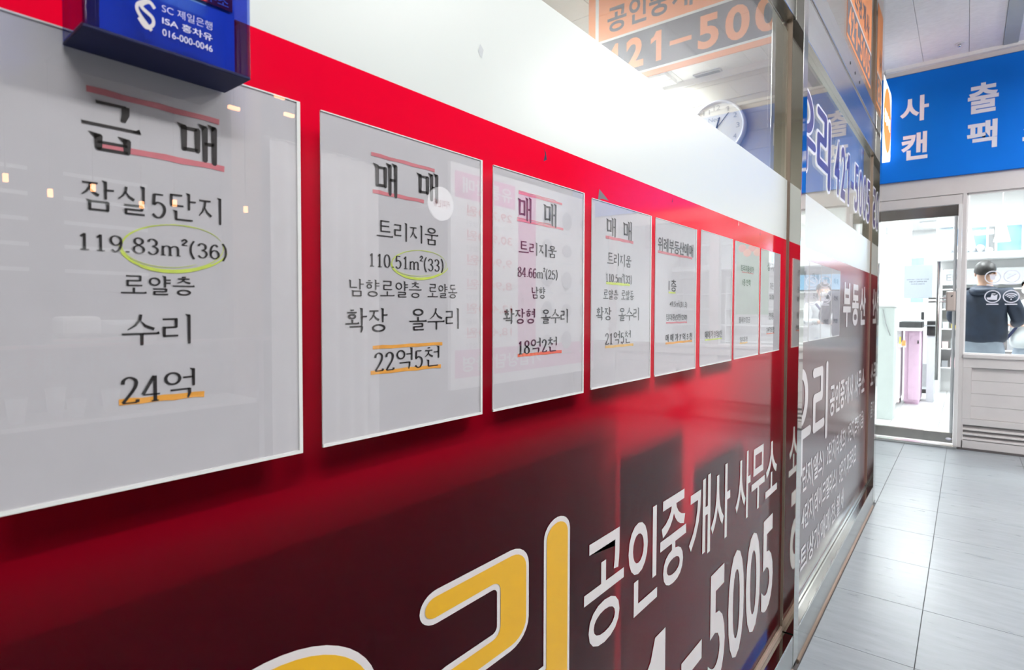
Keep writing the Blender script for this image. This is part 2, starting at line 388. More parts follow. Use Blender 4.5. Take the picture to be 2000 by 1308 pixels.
# ---------------------------------------------------------------- brush lettering with thick uprights (for the printed posters)
def jamo(ch, bx, K, T, ctx):
    x0, y0, x1, y1 = bx; W_, H_ = x1 - x0, y1 - y0
    P = lambda x, y: (x0 + x * W_, y0 + y * H_)
    out = []
    def H(a, b, y, bulb=False):
        A, B = P(a, y), P(b, y); A = (A[0], A[1]); r = T * .35
        out.append(([(A[0], A[1] - T / 2), (B[0], B[1] - T / 2 + r * .5), (B[0], B[1] + T / 2 + r * .5), (A[0], A[1] + T / 2), (A[0] - T * .2, A[1] + T * .8)], [(0, 1, 2, 3, 4)]))
        if bulb: out.append(([(B[0] - T * 2.2, B[1]), (B[0] + T * .3, B[1] - T * .3), (B[0] - T * .3, B[1] + T * 1.35)], [(0, 1, 2)]))
    def V(x, a, b, head=True):
        A, B = P(x, a), P(x, b)
        out.append(([(A[0] - K / 2, A[1] - K * .5), (B[0] - K * .42, B[1] + K * .25), (B[0] - K * .2, B[1]), (B[0] + K * .2, B[1]), (B[0] + K * .42, B[1] + K * .25), (A[0] + K / 2, A[1] - K * .15), (A[0] + K * .2, A[1] + K * .1), (A[0] - K / 2, A[1])], [tuple(range(8))]))
        if head: out.append(([(A[0] - K * 1.15, A[1] + K * .25), (A[0] - K * .3, A[1] - K * .75), (A[0] + K * .4, A[1] + K * .05)], [(0, 1, 2)]))
    def D(pts, ws):
        pp = [P(*p) for p in pts]
        out.append(ribbon(pp, [v for v in ws]))
    def O(cx, cy, rx, ry, tick=True):
        c = P(cx, cy); RX, RY = rx * W_, ry * H_; n = 22
        pts = []; ws = []
        for i in range(n):
            t = 2 * math.pi * i / n; pts.append((c[0] + (RX - K * .4) * math.cos(t), c[1] + (RY - T * .5) * math.sin(t)))
            ws.append(T + (K * .92 - T) * abs(math.cos(t)) ** 1.3)
        out.append(ribbon(pts, ws, True))
    if ch == 'ㄱ':
        H(.05, .9, .92)
        if ctx == 'left': D([(.88, .98), (.84, .7), (.6, .3), (.1, 0)], [K, K * .95, K * .7, T * .5])
        else: D([(.88, 1.0), (.88, .5), (.80, 0)], [K, K * .95, K * .6])
    elif ch == 'ㄴ': V(.12, 1, .02); H(.1, 1, .06)
    elif ch == 'ㄷ': H(.1, .92, .94, 0); V(.14, .98, .04, 0); H(.12, 1, .07)
    elif ch == 'ㄹ': H(.05, .88, .95); V(.88, 1, .5, 0); H(.12, .9, .52); V(.12, .56, .02, 0); H(.1, 1, .07)
    elif ch == 'ㅌ': H(.1, .92, .94, 0); V(.14, .98, .04, 0); H(.12, .9, .52); H(.12, 1, .07)
    elif ch == 'ㅁ': V(.12, 1, 0); H(.1, .9, .9); V(.9, .97, 0, 0); H(.1, .9, .08)
    elif ch == 'ㅂ': V(.12, 1, 0); V(.88, 1, 0); H(.1, .9, .52); H(.1, .9, .07)
    elif ch == 'ㅅ': D([(.50, 1.02), (.46, .66), (.28, .3), (0, .02)], [K * .9, K * .8, K * .62, T * .5]); D([(.46, .64), (.66, .28), (1, .05)], [T * .5, K * .75, K * .95])
    elif ch == 'ㅈ': H(.05, .95, .92); D([(.52, .92), (.46, .6), (.28, .28), (0, .02)], [K * .9, K * .8, K * .62, T * .5]); D([(.45, .56), (.66, .26), (1, .05)], [T * .5, K * .75, K * .95])
    elif ch == 'ㅊ':
        H(.36, .66, 1.04); jamo_in = jamo('ㅈ', (x0, y0, x1, y0 + H_ * .8), K, T, ctx); out += jamo_in
    elif ch == 'ㅇ': O(.5, .5, .5, .5)
    elif ch == 'ㅎ': H(.36, .68, 1.04); H(.05, .95, .76); O(.5, .30, .38, .31)
    elif ch == 'ㅣ': V(.6, 1, 0)
    elif ch == 'ㅏ': V(.35, 1, 0); H(.35, 1.0, .52)
    elif ch == 'ㅑ': V(.35, 1, 0); H(.35, 1.0, .66); H(.35, 1.0, .40)
    elif ch == 'ㅐ': V(.2, .97, .04); V(.85, 1, 0); H(.2, .85, .52)
    elif ch == 'ㅓ': V(.8, 1, 0); H(.0, .8, .52)
    elif ch == 'ㅕ': V(.8, 1, 0); H(.05, .8, .66); H(.05, .8, .40)
    elif ch == 'ㅗ': V(.5, .95, .2, 0); H(0, 1, .12, True)
    elif ch == 'ㅜ': H(0, 1, .82, True); V(.52, .82, 0, 0)
    elif ch == 'ㅡ': H(0, 1, .5, True)
    return out
LI = 'ㄱㄲㄴㄷㄸㄹㅁㅂㅃㅅㅆㅇㅈㅉㅊㅋㅌㅍㅎ'
LV = ['ㅏ', 'ㅐ', 'ㅑ', 'ㅒ', 'ㅓ', 'ㅔ', 'ㅕ', 'ㅖ', 'ㅗ', 'ㅘ', 'ㅙ', 'ㅚ', 'ㅛ', 'ㅜ', 'ㅝ', 'ㅞ', 'ㅟ', 'ㅠ', 'ㅡ', 'ㅢ', 'ㅣ']
LF = ['', 'ㄱ', 'ㄲ', 'ㄳ', 'ㄴ', 'ㄵ', 'ㄶ', 'ㄷ', 'ㄹ', 'ㄺ', 'ㄻ', 'ㄼ', 'ㄽ', 'ㄾ', 'ㄿ', 'ㅀ', 'ㅁ', 'ㅂ', 'ㅄ', 'ㅅ', 'ㅆ', 'ㅇ', 'ㅈ', 'ㅊ', 'ㅋ', 'ㅌ', 'ㅍ', 'ㅎ']
DIG = {
 '0': [[(.5, .98), (.24, .86), (.14, .5), (.24, .14), (.5, .02), (.76, .14), (.86, .5), (.76, .86), (.5, .98)]],
 '1': [[(.28, .80), (.5, .95)], [(.52, .99), (.52, .02)], [(.25, .02), (.8, .02)]],
 '2': [[(.16, .74), (.22, .9), (.48, .99), (.76, .88), (.78, .68), (.6, .44), (.16, .04)], [(.14, .03), (.84, .03)], [(.84, .03), (.86, .14)]],
 '3': [[(.16, .80), (.28, .95), (.54, .98), (.76, .84), (.72, .62), (.44, .53)], [(.44, .53), (.76, .44), (.84, .24), (.68, .06), (.4, .01), (.14, .16)]],
 '4': [[(.64, .99), (.08, .30)], [(.08, .28), (.92, .28)], [(.68, .99), (.68, .02)], [(.5, .02), (.86, .02)]],
 '5': [[(.78, .96), (.24, .96)], [(.24, .96), (.2, .52)], [(.2, .52), (.46, .63), (.78, .52), (.84, .28), (.66, .06), (.38, .01), (.13, .14)]],
 '6': [[(.76, .84), (.56, .98), (.28, .84), (.14, .5), (.2, .14), (.5, .01), (.8, .14), (.82, .4), (.58, .58), (.28, .50), (.16, .34)]],
 '8': [[(.5, .54), (.24, .68), (.24, .88), (.5, .99), (.76, .88), (.76, .68), (.5, .54), (.18, .38), (.18, .13), (.5, .01), (.82, .13), (.82, .38), (.5, .54)]],
 '9': [[(.22, .14), (.44, .01), (.7, .14), (.86, .5), (.8, .86), (.5, .99), (.2, .86), (.18, .6), (.42, .42), (.72, .5), (.84, .66)]],
 '.': [[(.5, .02), (.5, .10)]],
 '(': [[(.75, 1.1), (.42, .8), (.34, .5), (.42, .2), (.75, -.12)]],
 ')': [[(.25, 1.1), (.58, .8), (.66, .5), (.58, .2), (.25, -.12)]],
 'm': [[(.12, .62), (.12, .02)], [(.02, .02), (.24, .02)], [(.12, .5), (.28, .63), (.42, .58), (.46, .4)], [(.46, .44), (.46, .02)], [(.38, .02), (.56, .02)], [(.48, .5), (.64, .63), (.8, .58), (.84, .4)], [(.84, .44), (.84, .02)], [(.76, .02), (.96, .02)]],
 '²': [[(.0, 1.02), (.5, 1.16), (.9, 1.04), (.5, .90), (.05, .76)], [(.0, .76), (1.0, .76)]],
}
ADV = {'1': .5, '.': .26, '(': .34, ')': .34, 'm': .82, '²': .22}
def smooth(pts, k=5):
    if len(pts) < 3: return pts
    P_ = [pts[0]] + pts + [pts[-1]]
    if pts[0] == pts[-1]: P_ = [pts[-2]] + pts + [pts[1]]
    out = []
    for i in range(1, len(P_) - 2):
        p0, p1, p2, p3 = [np.array(q, float) for q in P_[i - 1:i + 3]]
        for j in range(k):
            t = j / k
            out.append(tuple(.5 * ((2 * p1) + (-p0 + p2) * t + (2 * p0 - 5 * p1 + 4 * p2 - p3) * t * t + (-p0 + 3 * p1 - 3 * p2 + p3) * t ** 3)))
    out.append(tuple(pts[-1])); return out
def syl(ch, K, T):
    """one syllable in a unit square"""
    c = ord(ch) - 0xAC00
    if not 0 <= c < 11172: return None
    i, v, f = LI[c // 588], LV[(c % 588) // 28], LF[c % 28]
    o = []
    if v == 'ㅘ':
        o += jamo(i, (.06, .56, .54, .90), K, T, 'left'); o += jamo('ㅗ', (.0, .34, .62, .54), K, T, '')
        o += jamo('ㅏ', (.62, .28, 1.0, 1), K, T, ''); o += jamo(f, (.16, .0, .84, .26), K, T, 'bot') if f else []
    elif v in 'ㅗㅜㅡ':
        if f:
            o += jamo(i, (.22, .66, .80, .98), K, T, 'top')
            o += jamo(v, (.02, .38 if v == 'ㅗ' else .32, .98, .62), K, T, '') if v != 'ㅡ' else jamo(v, (.02, .42, .98, .58), K, T, '')
            o += jamo(f, (.2, .0, .82, .31), K, T, 'bot')
        else:
            if v == 'ㅜ': o += jamo(i, (.14, .50, .86, 1.0), K, T, 'top'); o += jamo(v, (0, .0, 1, .46), K, T, '')
            elif v == 'ㅗ': o += jamo(i, (.18, .42, .84, .98), K, T, 'top'); o += jamo(v, (0, .04, 1, .36), K, T, '')
            else: o += jamo(i, (.18, .36, .84, .98), K, T, 'top'); o += jamo(v, (0, .04, 1, .26), K, T, '')
    else:
        wide = v == 'ㅐ'
        vx = .60 if not wide else .58
        if f:
            o += jamo(i, (.06, .48, .54, .92), K, T, 'left'); o += jamo(v, (vx, .40, .98, 1), K, T, ''); o += jamo(f, (.20, .0, .86, .33), K, T, 'bot')
        else:
            o += jamo(i, (.04, .24, .50, .88), K, T, 'left'); o += jamo(v, (vx, .0, .98, 1), K, T, '')
    return merge(o)
def brush(s, K=.085, T=.05, digw=.5, gap=.04):
    L = []; x = 0
    for ch in s:
        if ch == ' ': x += .5; continue
        if ch in DIG:
            wd = ADV.get(ch, digw)
            for st in DIG[ch]:
                pts = smooth([(x + p[0] * wd, p[1] * .86) for p in st])
                ws = []
                for i in range(len(pts)):
                    a = pts[max(i - 1, 0)]; b = pts[min(i + 1, len(pts) - 1)]
                    dx, dy = b[0] - a[0], b[1] - a[1]; q = abs(dy) / (math.hypot(dx, dy) + 1e-9)
                    ws.append(T * .8 + (K * .95 - T * .8) * q ** 1.5 if ch != '.' else K * 1.4)
                L.append(ribbon(pts, ws))
            x += wd + gap * .5
        else:
            g = syl(ch, K, T)
            L.append(([(x + a * .92, b) for a, b in g[0]], g[1])); x += .92 + gap
    V, F = merge(L)
    xs = [v[0] for v in V]; ys = [v[1] for v in V]; a0, a1, b0, b1 = min(xs), max(xs), min(ys), max(ys)
    return [((p[0] - a0) / (a1 - a0), (p[1] - b0) / (b1 - b0)) for p in V], F
def btext(s, pl, a0, a1, b0, b1, m, parent, K=.085, T=.05, off=.0005, name='text_line'):
    V, F = brush(s, K, T)
    F2 = []
    for f in F:
        a = sum(V[f[i]][0] * V[f[(i + 1) % len(f)]][1] - V[f[(i + 1) % len(f)]][0] * V[f[i]][1] for i in range(len(f)))
        F2.append(f if a > 0 else f[::-1])
    return obj(name, ([pl(a0 + x * (a1 - a0), b0 + y * (b1 - b0), off) for x, y in V], F2), m, parent)
# ================================================================ SETTING
XF = -.4515
# floor: 46 cm tiles
fl = struct('floor')
box('floor_base', -6, 3.6, -3.0, 6.06, -.06, -.004, 'gasket', fl)
xs = [-.405] + [-.11 + .46 * i for i in range(6)]
ys = [2.225 + .46 * j for j in range(-8, 9)]
ys = [y for y in ys if y < 5.9] + [6.045]
tiles = {}
for i in range(len(xs) - 1):
    for j in range(len(ys) - 1):
        w_, l_ = xs[i + 1] - xs[i] - .002, ys[j + 1] - ys[j] - .002
        k = (round(w_, 3), round(l_, 3))
        if k not in tiles:
            t = box('floor_tile', 0, w_, 0, l_, -.004, 0, 'floor', fl); tiles[k] = t; md = t.modifiers.new('bevel', 'BEVEL'); md.width = .0008; md.segments = 1
        else:
            t = tiles[k].copy(); COL.objects.link(t); t.parent = fl
        t.location = (xs[i] + .001, ys[j] + .001, 0)
for y in [q for q in ys if 4.0 < q < 6.0]:
    y1_ = min([q for q in ys if q > y]); box('floor_tile', -.68, -.407, max(y, 4.03) + .001, y1_ - .001, -.004, 0, 'floor', fl)
box('floor_tile', -.68, -.407, 4.03, [q for q in ys if q > 4.03][0] - .001, -.004, 0, 'floor', fl)
# corridor ceiling: 30 x 60 cm mineral tiles near the far shop, plain board elsewhere
ce = struct('ceiling')
box('ceiling_board', -.5, 3.4, -3, 3.1, 3.262, 3.32, 'ceil', ce)
box('ceiling_backing', -.5, 3.4, 3.1, 6.05, 3.275, 3.32, 'ceil', ce)
box('ceiling_strip', .18, .27, 3.1, 6.03, 3.255, 3.272, 'ceilband', ce)
ct = None
for i in range(-1, 9):
    for j in range(5):
        x0 = -.33 + .3 * i if i < 2 else .27 + .3 * (i - 2)
        if i == 1: continue
        y0 = 3.03 + .6 * j
        if ct is None: ct = box('ceiling_tile', 0, .298, 0, .598, 3.262, 3.274, 'ceil', ce, .0015); c = ct
        else: c = ct.copy(); COL.objects.link(c); c.parent = ce
        c.location = (x0 + .001, y0 + .001, 0)
t = box('ceiling_tile', -.028, .178, 3.03, 6.03, 3.262, 3.274, 'ceil', ce, .0015)
obj('ceiling_trim', MB().quadbox(-.6, 3.4, 5.985, 6.05, 3.235, 3.262), 'white', ce)
# office behind the glass
wo = struct('wall_back'); box('wall_panel', -4.2, -.46, 4.25, 4.33, 0, 3.3, 'beige', wo)
box('cornice', -4.2, -.47, 4.235, 4.25, 2.855, 2.90, 'white', wo)
for k in range(5): box('reflection_strip', -4.2, -.47, 4.246, 4.2505, 2.30 + k * .13, 2.304 + k * .13, 'beige', wo)  # raised strips stand in for level reflections over the office wall
wl = struct('wall_left'); box('wall_panel', -4.3, -4.2, -3, 4.33, 0, 3.3, 'beige', wl)
box('wall_panel', -4.2, -.46, -1.6, -1.52, 0, 3.3, 'beige', wl)
oc = struct('ceiling'); 
for i in range(6):
    for j in range(9):
        if i == 0 and j == 0: oct_ = box('ceiling_tile', 0, .617, 0, .637, 2.9, 2.92, 'white', oc, .002); c = oct_
        else: c = oct_.copy(); COL.objects.link(c); c.parent = oc
        c.location = (-4.2 + .62 * i, -1.52 + .64 * j, 0)
box('ceiling_board', -4.2, -.48, -1.6, 4.3, 2.921, 3.32, 'white', oc)
of = struct('floor'); box('floor_board', -4.2, -.50, -1.52, 4.25, -.003, .002, 'carpet', of)
# posts of the shop front
def post(y0, y1, nm):
    s = struct(nm)
    box('post_body', -.505, -.411, y0, y1, 0, 3.262, 'steel', s, .0008)
    box('sealant_bead', -.4565, -.4445, y0 - .004, y0 - .0002, .12, 3.2, 'tan', s)
    return s
post(1.960, 2.02, 'trim_1'); post(3.935, 4.02, 'trim_2'); post(-1.26, -1.2, 'trim_3')
# sills, header rails and panes
def front(y0, y1, n):
    s = struct('window_%d' % n)
    box('sill_rail', -.50, -.412, y0, y1, .012, .112, 'steelb', s, .0015)
    box('sill_ledge', -.50, -.413, y0, y1, .112, .118, 'steel', s)
    if n == 1: box('glazing_bead', -.4515, -.444, y0, y1, .118, .137, 'tan', s, .001)
    else: box('glazing_bead', -.4515, -.444, y0, y1, .122, .137, 'steelb', s, .001); box('bead_gasket', -.4515, -.4445, y0, y1, .118, .122, 'gasket', s)
    obj('floor_sealant', MB().tube([(-.415, y0, .003), (-.415, y1, .003)], .009, 8), 'tan', s)
    box('header_rail', -.475, -.435, y0, y1, 2.06, 2.20, 'steelb', s, .002)
    box('rail_gasket', -.47, -.437, y0, y1, 2.20, 2.216, 'gasket', s)
    box('upper_rail', -.475, -.433, y0, y1, 2.216, 2.315, 'steelb', s, .002)
    for k in range(3):
        obj('rail_hole', MB().tube([(-.434, y1 - .95 + .14 * k, 2.27), (-.4315, y1 - .95 + .14 * k, 2.27)], .007, 10), 'dark', s)
    box('glass_pane', -.4575, -.4525, y0, y1, .137, 2.06, 'glass', s)
    box('glass_pane', -.4575, -.4525, y0, y1, 2.315, 3.0, 'glass', s)
    box('fascia', -.50, -.455, y0, y1, 3.0, 3.262, 'white', s)
    box('skirting', -.50, -.414, y0, y1, 0, .012, 'gasket', s)
    return s
win1 = front(-1.2, 1.9555, 1); win2 = front(2.0205, 3.9305, 2)
# ================================================================ VINYL SIGNS ON THE TWO PANES
def sign(y0, y1, label, loc):
    t = thing('window_sign', label, 'sign', loc, 'red vinyl window signs')
    def sheet(nm, a, b, m, off):
        n = 12; v = []; f = []
        P = [(XF + off, y0, a), (XF + off, y1, a), (XF + off, y1, b), (XF + off, y0, b)]
        obj(nm, (P, [(0, 1, 2, 3)]), m, t)
    sheet('vinyl_film', .137, 1.377, 'maroon' if y0 < 0 else 'maroon2', 0)
    sheet('white_band', 1.377, 1.564, 'band', 0)
    return t
s1 = sign(-1.2, 1.9555, 'maroon window sign below the posters with big yellow lettering and a white band on top', (XF, .6, .14))
s2 = sign(2.0205, 3.9305, 'second maroon window sign beyond the steel post, with white area names in three lines', (XF, 3, .14))
PF = wallp(XF)
# yellow letters with white outline
def rounded(pts, w_, name='letter'):
    a = flat(name, fat(pts, w_ + .015), PF, 'vwhite', s1, .0010)
    b = flat('letter_fill', fat(pts, w_, n=20), PF, 'vyellow', a, .0016)
def path_round(P, r, n=6):
    out = [P[0]]
    for i in range(1, len(P) - 1):
        p = Vector(P[i]); a = (Vector(P[i - 1]) - p).normalized(); c = (Vector(P[i + 1]) - p).normalized()
        p1 = p + a * r; p2 = p + c * r
        for k in range(n + 1):
            t = k / n; q = p1 * (1 - t) ** 2 + p * 2 * t * (1 - t) + p2 * t * t; out.append(tuple(q))
    return out + [P[-1]]
# the Korean r: three bars
def fatvar(pts, wx, wy):
    """stroke with upright width wx and level width wy: a disc scaled to an ellipse swept along"""
    S = wx / wy
    q = [(p[0] / S, p[1]) for p in pts]
    closed = (Vector(q[0]) - Vector(q[-1])).length < 1e-5
    L_ = [ribbon(q[:-1] if closed else q, wy, closed)]
    if not closed:
        for p, o in ((q[0], q[1]), (q[-1], q[-2])):
            a = math.atan2(p[1] - o[1], p[0] - o[0])
            c = [(p[0] + wy / 2 * math.cos(a + t), p[1] + wy / 2 * math.sin(a + t)) for t in np.linspace(-math.pi / 2, math.pi / 2, 15)]
            L_.append((c, [tuple(range(15))]))
    V, F = merge(L_)
    return [(x * S, y) for x, y in V], F
def rounded2(pts, wx, wy, ol=.0072, closed=False):
    a = flat('letter', fatvar(pts, wx + ol * 2.3, wy + ol * 2), PF, 'vwhite', s1, .0010)
    flat('letter_fill', fatvar(pts, wx, wy), PF, 'vyellow', a, .0016)
def ortho(path, wx, wy, ro, ri, cap=True):
    """outline of a bent bar made of level and upright runs, corners rounded; one polygon"""
    n = len(path); Lf = []; Rt = []
    def off(i):   # left offset of segment i
        (x0, y0), (x1, y1) = path[i], path[i + 1]
        dx, dy = (x1 > x0) - (x1 < x0), (y1 > y0) - (y1 < y0)
        return (-dy * wx / 2, dx * wy / 2), (dx, dy)
    for i in range(n):
        if i == 0: (ox, oy), d = off(0); p = (path[0][0] - d[0] * 0, path[0][1]); Lf.append((p[0] + ox, p[1] + oy, -1)); Rt.append((p[0] - ox, p[1] - oy, -1))
        elif i == n - 1: (ox, oy), d = off(n - 2); Lf.append((path[i][0] + ox, path[i][1] + oy, -1)); Rt.append((path[i][0] - ox, path[i][1] - oy, -1))
        else:
            (o1x, o1y), d1 = off(i - 1); (o2x, o2y), d2 = off(i)
            turn = d1[0] * d2[1] - d1[1] * d2[0]
            Lf.append((path[i][0] + o1x + o2x, path[i][1] + o1y + o2y, ri if turn > 0 else ro)); Rt.append((path[i][0] - o1x - o2x, path[i][1] - o1y - o2y, ro if turn > 0 else ri))
    P_ = Lf + Rt[::-1]; out = []; m = len(P_)
    for i, (x, y, r) in enumerate(P_):
        a_, c_ = Vector(P_[i - 1][:2]), Vector(P_[(i + 1) % m][:2]); p = Vector((x, y))
        da, dc = a_ - p, c_ - p
        if r < 0:
            first = i in (0, m - 1) if True else 0
            across = da if (i in (0, n)) else dc
            h_ = across.length / 2; along = dc if (i in (0, n)) else da
            ra = across.normalized() * h_; rl = along.normalized() * min(h_ * (1.35 if abs(across.y) > abs(across.x) else .75), along.length * .6)
            q0, q1 = (p + ra, p + rl) if i in (0, n) else (p + rl, p + ra)
        else:
            rr = min(r, da.length * .49, dc.length * .49); sx = lambda v: v.normalized() * rr * (1.3 if abs(v.x) > abs(v.y) else 1)
            q0, q1 = p + sx(da), p + sx(dc)
        ctr = q0 + q1 - p
        for k in range(7):
            t_ = math.pi / 2 * k / 6; out.append(tuple(ctr + (q0 - ctr) * math.cos(t_) + (q1 - ctr) * math.sin(t_)))
    return out, [tuple(range(len(out)))]
def yellow(paths, wx, wy, ol=.0075, S=None):
    S = S or s1
    ex = lambda P_, e: [(P_[0][0] + (P_[0][0] > P_[1][0]) * e * 1.0 - (P_[0][0] < P_[1][0]) * e, P_[0][1] + (P_[0][1] > P_[1][1]) * e)] + P_[1:]
    a_ = flats('letter', [ortho(P_, wx, wy, .030, .007) for P_ in paths], PF, 'vwhite', S, .0010)
    flats('letter_fill', [ortho(ex(P_, -ol), wx - 2 * ol * .85, wy - 2 * ol, .024, .012) for P_ in paths], PF, 'vyellow', a_, .0016)
yellow([[(.4070, .8245), (.5685, .8245), (.5685, .7310), (.4405, .7310), (.4405, .6380), (.66, .6380)], [(.6690, .8568), (.6690, .47)]], .066, .038)
ring = [(.235 + .085 * math.cos(math.radians(t)), .767 + .070 * math.sin(math.radians(t))) for t in range(0, 361, 8)]
def ell(c, rx, ry, w1, w2):
    pts = []; V = []; F = []; n = 48
    for k in range(n):
        t_ = 2 * math.pi * k / n; V += [(c[0] + (rx + w1 / 2) * math.cos(t_), c[1] + (ry + w2 / 2) * math.sin(t_)), (c[0] + (rx - w1 / 2) * math.cos(t_), c[1] + (ry - w2 / 2) * math.sin(t_))]
    for k in range(n): j = (k + 1) % n; F.append((2 * k, 2 * j, 2 * j + 1, 2 * k + 1))
    return V, F
a_ = flats('letter', [ell((.235, .767), .085, .070, .066, .040), ortho([(.10, .655), (.39, .655)], .066, .038, .03, .01), ortho([(.24, .64), (.24, .47)], .066, .038, .03, .01)], PF, 'vwhite', s1, .0010)
flats('letter_fill', [ell((.235, .767), .085, .070, .052, .024), ortho([(.108, .655), (.382, .655)], .052, .024, .03, .01), ortho([(.24, .64), (.24, .478)], .052, .024, .03, .01)], PF, 'vyellow', a_, .0016)
for ch, a0, a1, b0, b1 in [('공', .7431, .8730, .612, .7872), ('인', .890, 1.0087, .607, .7851), ('중', 1.0214, 1.1500, .605, .7829), ('개', 1.1673, 1.2950, .600, .7805), ('사', 1.300, 1.4346, .5975, .7795), ('사', 1.4782, 1.6050, .5969, .7782), ('무', 1.615, 1.745, .5947, .770), ('소', 1.7555, 1.885, .600, .7600)]:
    text('letter', ch, PF, a0, a1, b0, b1, 'vwhite', s1, .001, .015 if ch != '공' else .009)
for ch, a0, a1, b0, b1 in [('4', .62, .74, .262, .535), ('2', .775, .89, .262, .535), ('1', .955, 1.05, .262, .53), ('-', 1.133, 1.25, .372, .415), ('5', 1.290, 1.4076, .258, .537), ('0', 1.432, 1.5591, .256, .536), ('0', 1.578, 1.7111, .256, .536), ('5', 1.728, 1.8511, .260, .537)]:
    text('letter', ch, PF, a0, a1, b0, b1, 'vwhite', s1, .001, .018 if ch != '1' else .004)
# wear marks on the upper edge of the sign and the white band
for y, z, q, m_ in ((.632, 1.362, .010, 'bluebot'), (1.06, 1.366, .005, 'bluebot'), (1.47, 1.371, .007, 'vwhite'), (1.66, 1.366, .006, 'bluebot')):
    flat('scuff', ([(y, z - q), (y + q * .35, z), (y + q * .1, z + q * .9), (y + q * .55, z + q * .25), (y + q * .8, z - q * .6)], [(0, 4, 3, 2, 1)]), PF, m_, s1, .0006)
flat('torn_film', ([(.777, 1.322), (.781, 1.340), (.812, 1.3262), (.790, 1.3262)], [(0, 1, 2, 3)]), PF, 'greyb', s1, .0008)
for y, z in ((.30, 1.458), (.315, 1.443), (.50, 1.452)):
    flat('scuff', ([(y, z), (y + .004, z + .010), (y + .010, z + .005), (y + .007, z - .006)], [(0, 1, 2, 3)]), PF, 'lgrey', s1, .0006)
# second sign
def s2t(s, a0, a1, b0, b1, m='vwhite2', bold=.02): text('letter', s, PF, a0, a1, b0, b1, m, s2, .001, bold)
for k, ch in enumerate('부동산'): s2t(ch, 3.03 + k * .265, 3.25 + k * .265, 1.078, 1.29, bold=.03)
a_ = flats('letter', [fatvar([(2.20 + .085 * math.cos(math.radians(t)), .845 + .085 * math.sin(math.radians(t))) for t in range(0, 361, 10)], .05, .036), fatvar([(2.07, .71), (2.345, .71)], .05, .036), fatvar([(2.21, .71), (2.21, .575)], .05, .036)], PF, 'vwhite2', s2, .001)
flats('letter', [ortho([(2.39, .915), (2.565, .915), (2.565, .815), (2.425, .815), (2.425, .70), (2.63, .70)], .045, .036, .02, .006), ortho([(2.672, .945), (2.672, .62)], .045, .036, .02, .01)], PF, 'vwhite2', s2, .001)
x = 2.745
for ch in '공인중개사 사무소':
    if ch == ' ': x += .045; continue
    s2t(ch, x, x + .112, .697, .83); x += .128
def line2(s, a0, a1, b0, b1):
    parts = s.split(' '); tot = len(s); x = a0; u = (a1 - a0) / tot
    for p_ in parts:
        s2t(p_, x, x + u * (len(p_) - .1), b0, b1, bold=.018); x += u * (len(p_) + 1)
line2('잠실 1단지(엘스) 2단지(리센츠) 3단지(트리지움)', 2.02, 3.80, .478, .595)
line2('4단지(레이크팰리스) 5단지,파크리오', 2.24, 3.53, .335, .45)
line2('아파트/상가/매매/전,월세', 2.03, 3.15, .195, .30)
# purple lettering on the clear glass above the second sign
for wx, wy, m_, o_ in ((.078, .048, 'signw', .0008), (.052, .030, 'vpurple', .0014)):
    e = .011 if m_ == 'signw' else 0
    flats('letter', [ell((2.20, 1.850), .095, .058, wx, wy), ortho([(2.03 - e, 1.750), (2.365 + e, 1.750)], wx, wy, .02, .01), ortho([(2.205, 1.75), (2.205, 1.645 - e)], wx, wy, .02, .01)], PF, m_, s2, o_)
    flats('letter', [ortho([(2.385 - e, 1.905), (2.545, 1.905), (2.545, 1.812), (2.415, 1.812), (2.415, 1.72), (2.61, 1.72)], wx, wy, .02, .006), ortho([(2.63, 1.918 + e), (2.63, 1.640 - e)], wx, wy, .02, .01)], PF, m_, s2, o_)
x = 2.755
for ch in '421-5005':
    if ch == '-': s2t('-', x + .02, x + .10, 1.75, 1.785, 'vpurple', .03); x += .13; continue
    wd = .08 if ch == '1' else .115
    a_ = text('letter', ch, PF, x - .008, x + wd + .008, 1.65, 1.90, 'signw', s2, .0008, .045); text('letter_fill', ch, PF, x, x + wd, 1.66, 1.89, 'vpurple', a_, .0014, .02); x += wd + .035
# ================================================================ POSTERS
def poster(y0, y1, z0, z1, label, shadow=True, group='listing posters in acrylic holders on the first pane'):
    t = thing('listing_poster', label, 'poster', (-.451, (y0 + y1) / 2, z0), group)
    box('back_sheet', -.4513, -.4507, y0, y1, z0, z1, 'edge', t)
    e = .0022
    box('paper_sheet', -.4507, -.4503, y0 + .0002, y1 - .0031, z0 + .0027, z1 - .0009, 'paper', t)
    f = MB(); f.quadbox(-.4507, -.4492, y1 - .0032, y1, z0, z1); f.quadbox(-.4507, -.4492, y0, y1 - .0032, z0, z0 + .0028); f.quadbox(-.4507, -.4492, y0, y1 - .0032, z1 - .0010, z1)
    obj('acrylic_edge', f, 'edge', t)
    X_ = -.4493; obj('clear_cover', ([(X_, y0, z0 + .0028), (X_, y1 - .0032, z0 + .0028), (X_, y1 - .0032, z1 - .0010), (X_, y0, z1 - .0010)], [(0, 1, 2, 3)]), 'cover', t)
    return t
def mark(t, a0, a1, b, m, th=.0034, tilt=0, name='marker_line'):
    n = 8; pts = [(a0 + (a1 - a0) * i / n, b + tilt * i / n + .0003 * math.sin(i * 2.1)) for i in range(n + 1)]
    strip(name, pts, [th * (1 + .08 * math.sin(i * 1.7)) for i in range(n + 1)], WALL, m, t, .00006)
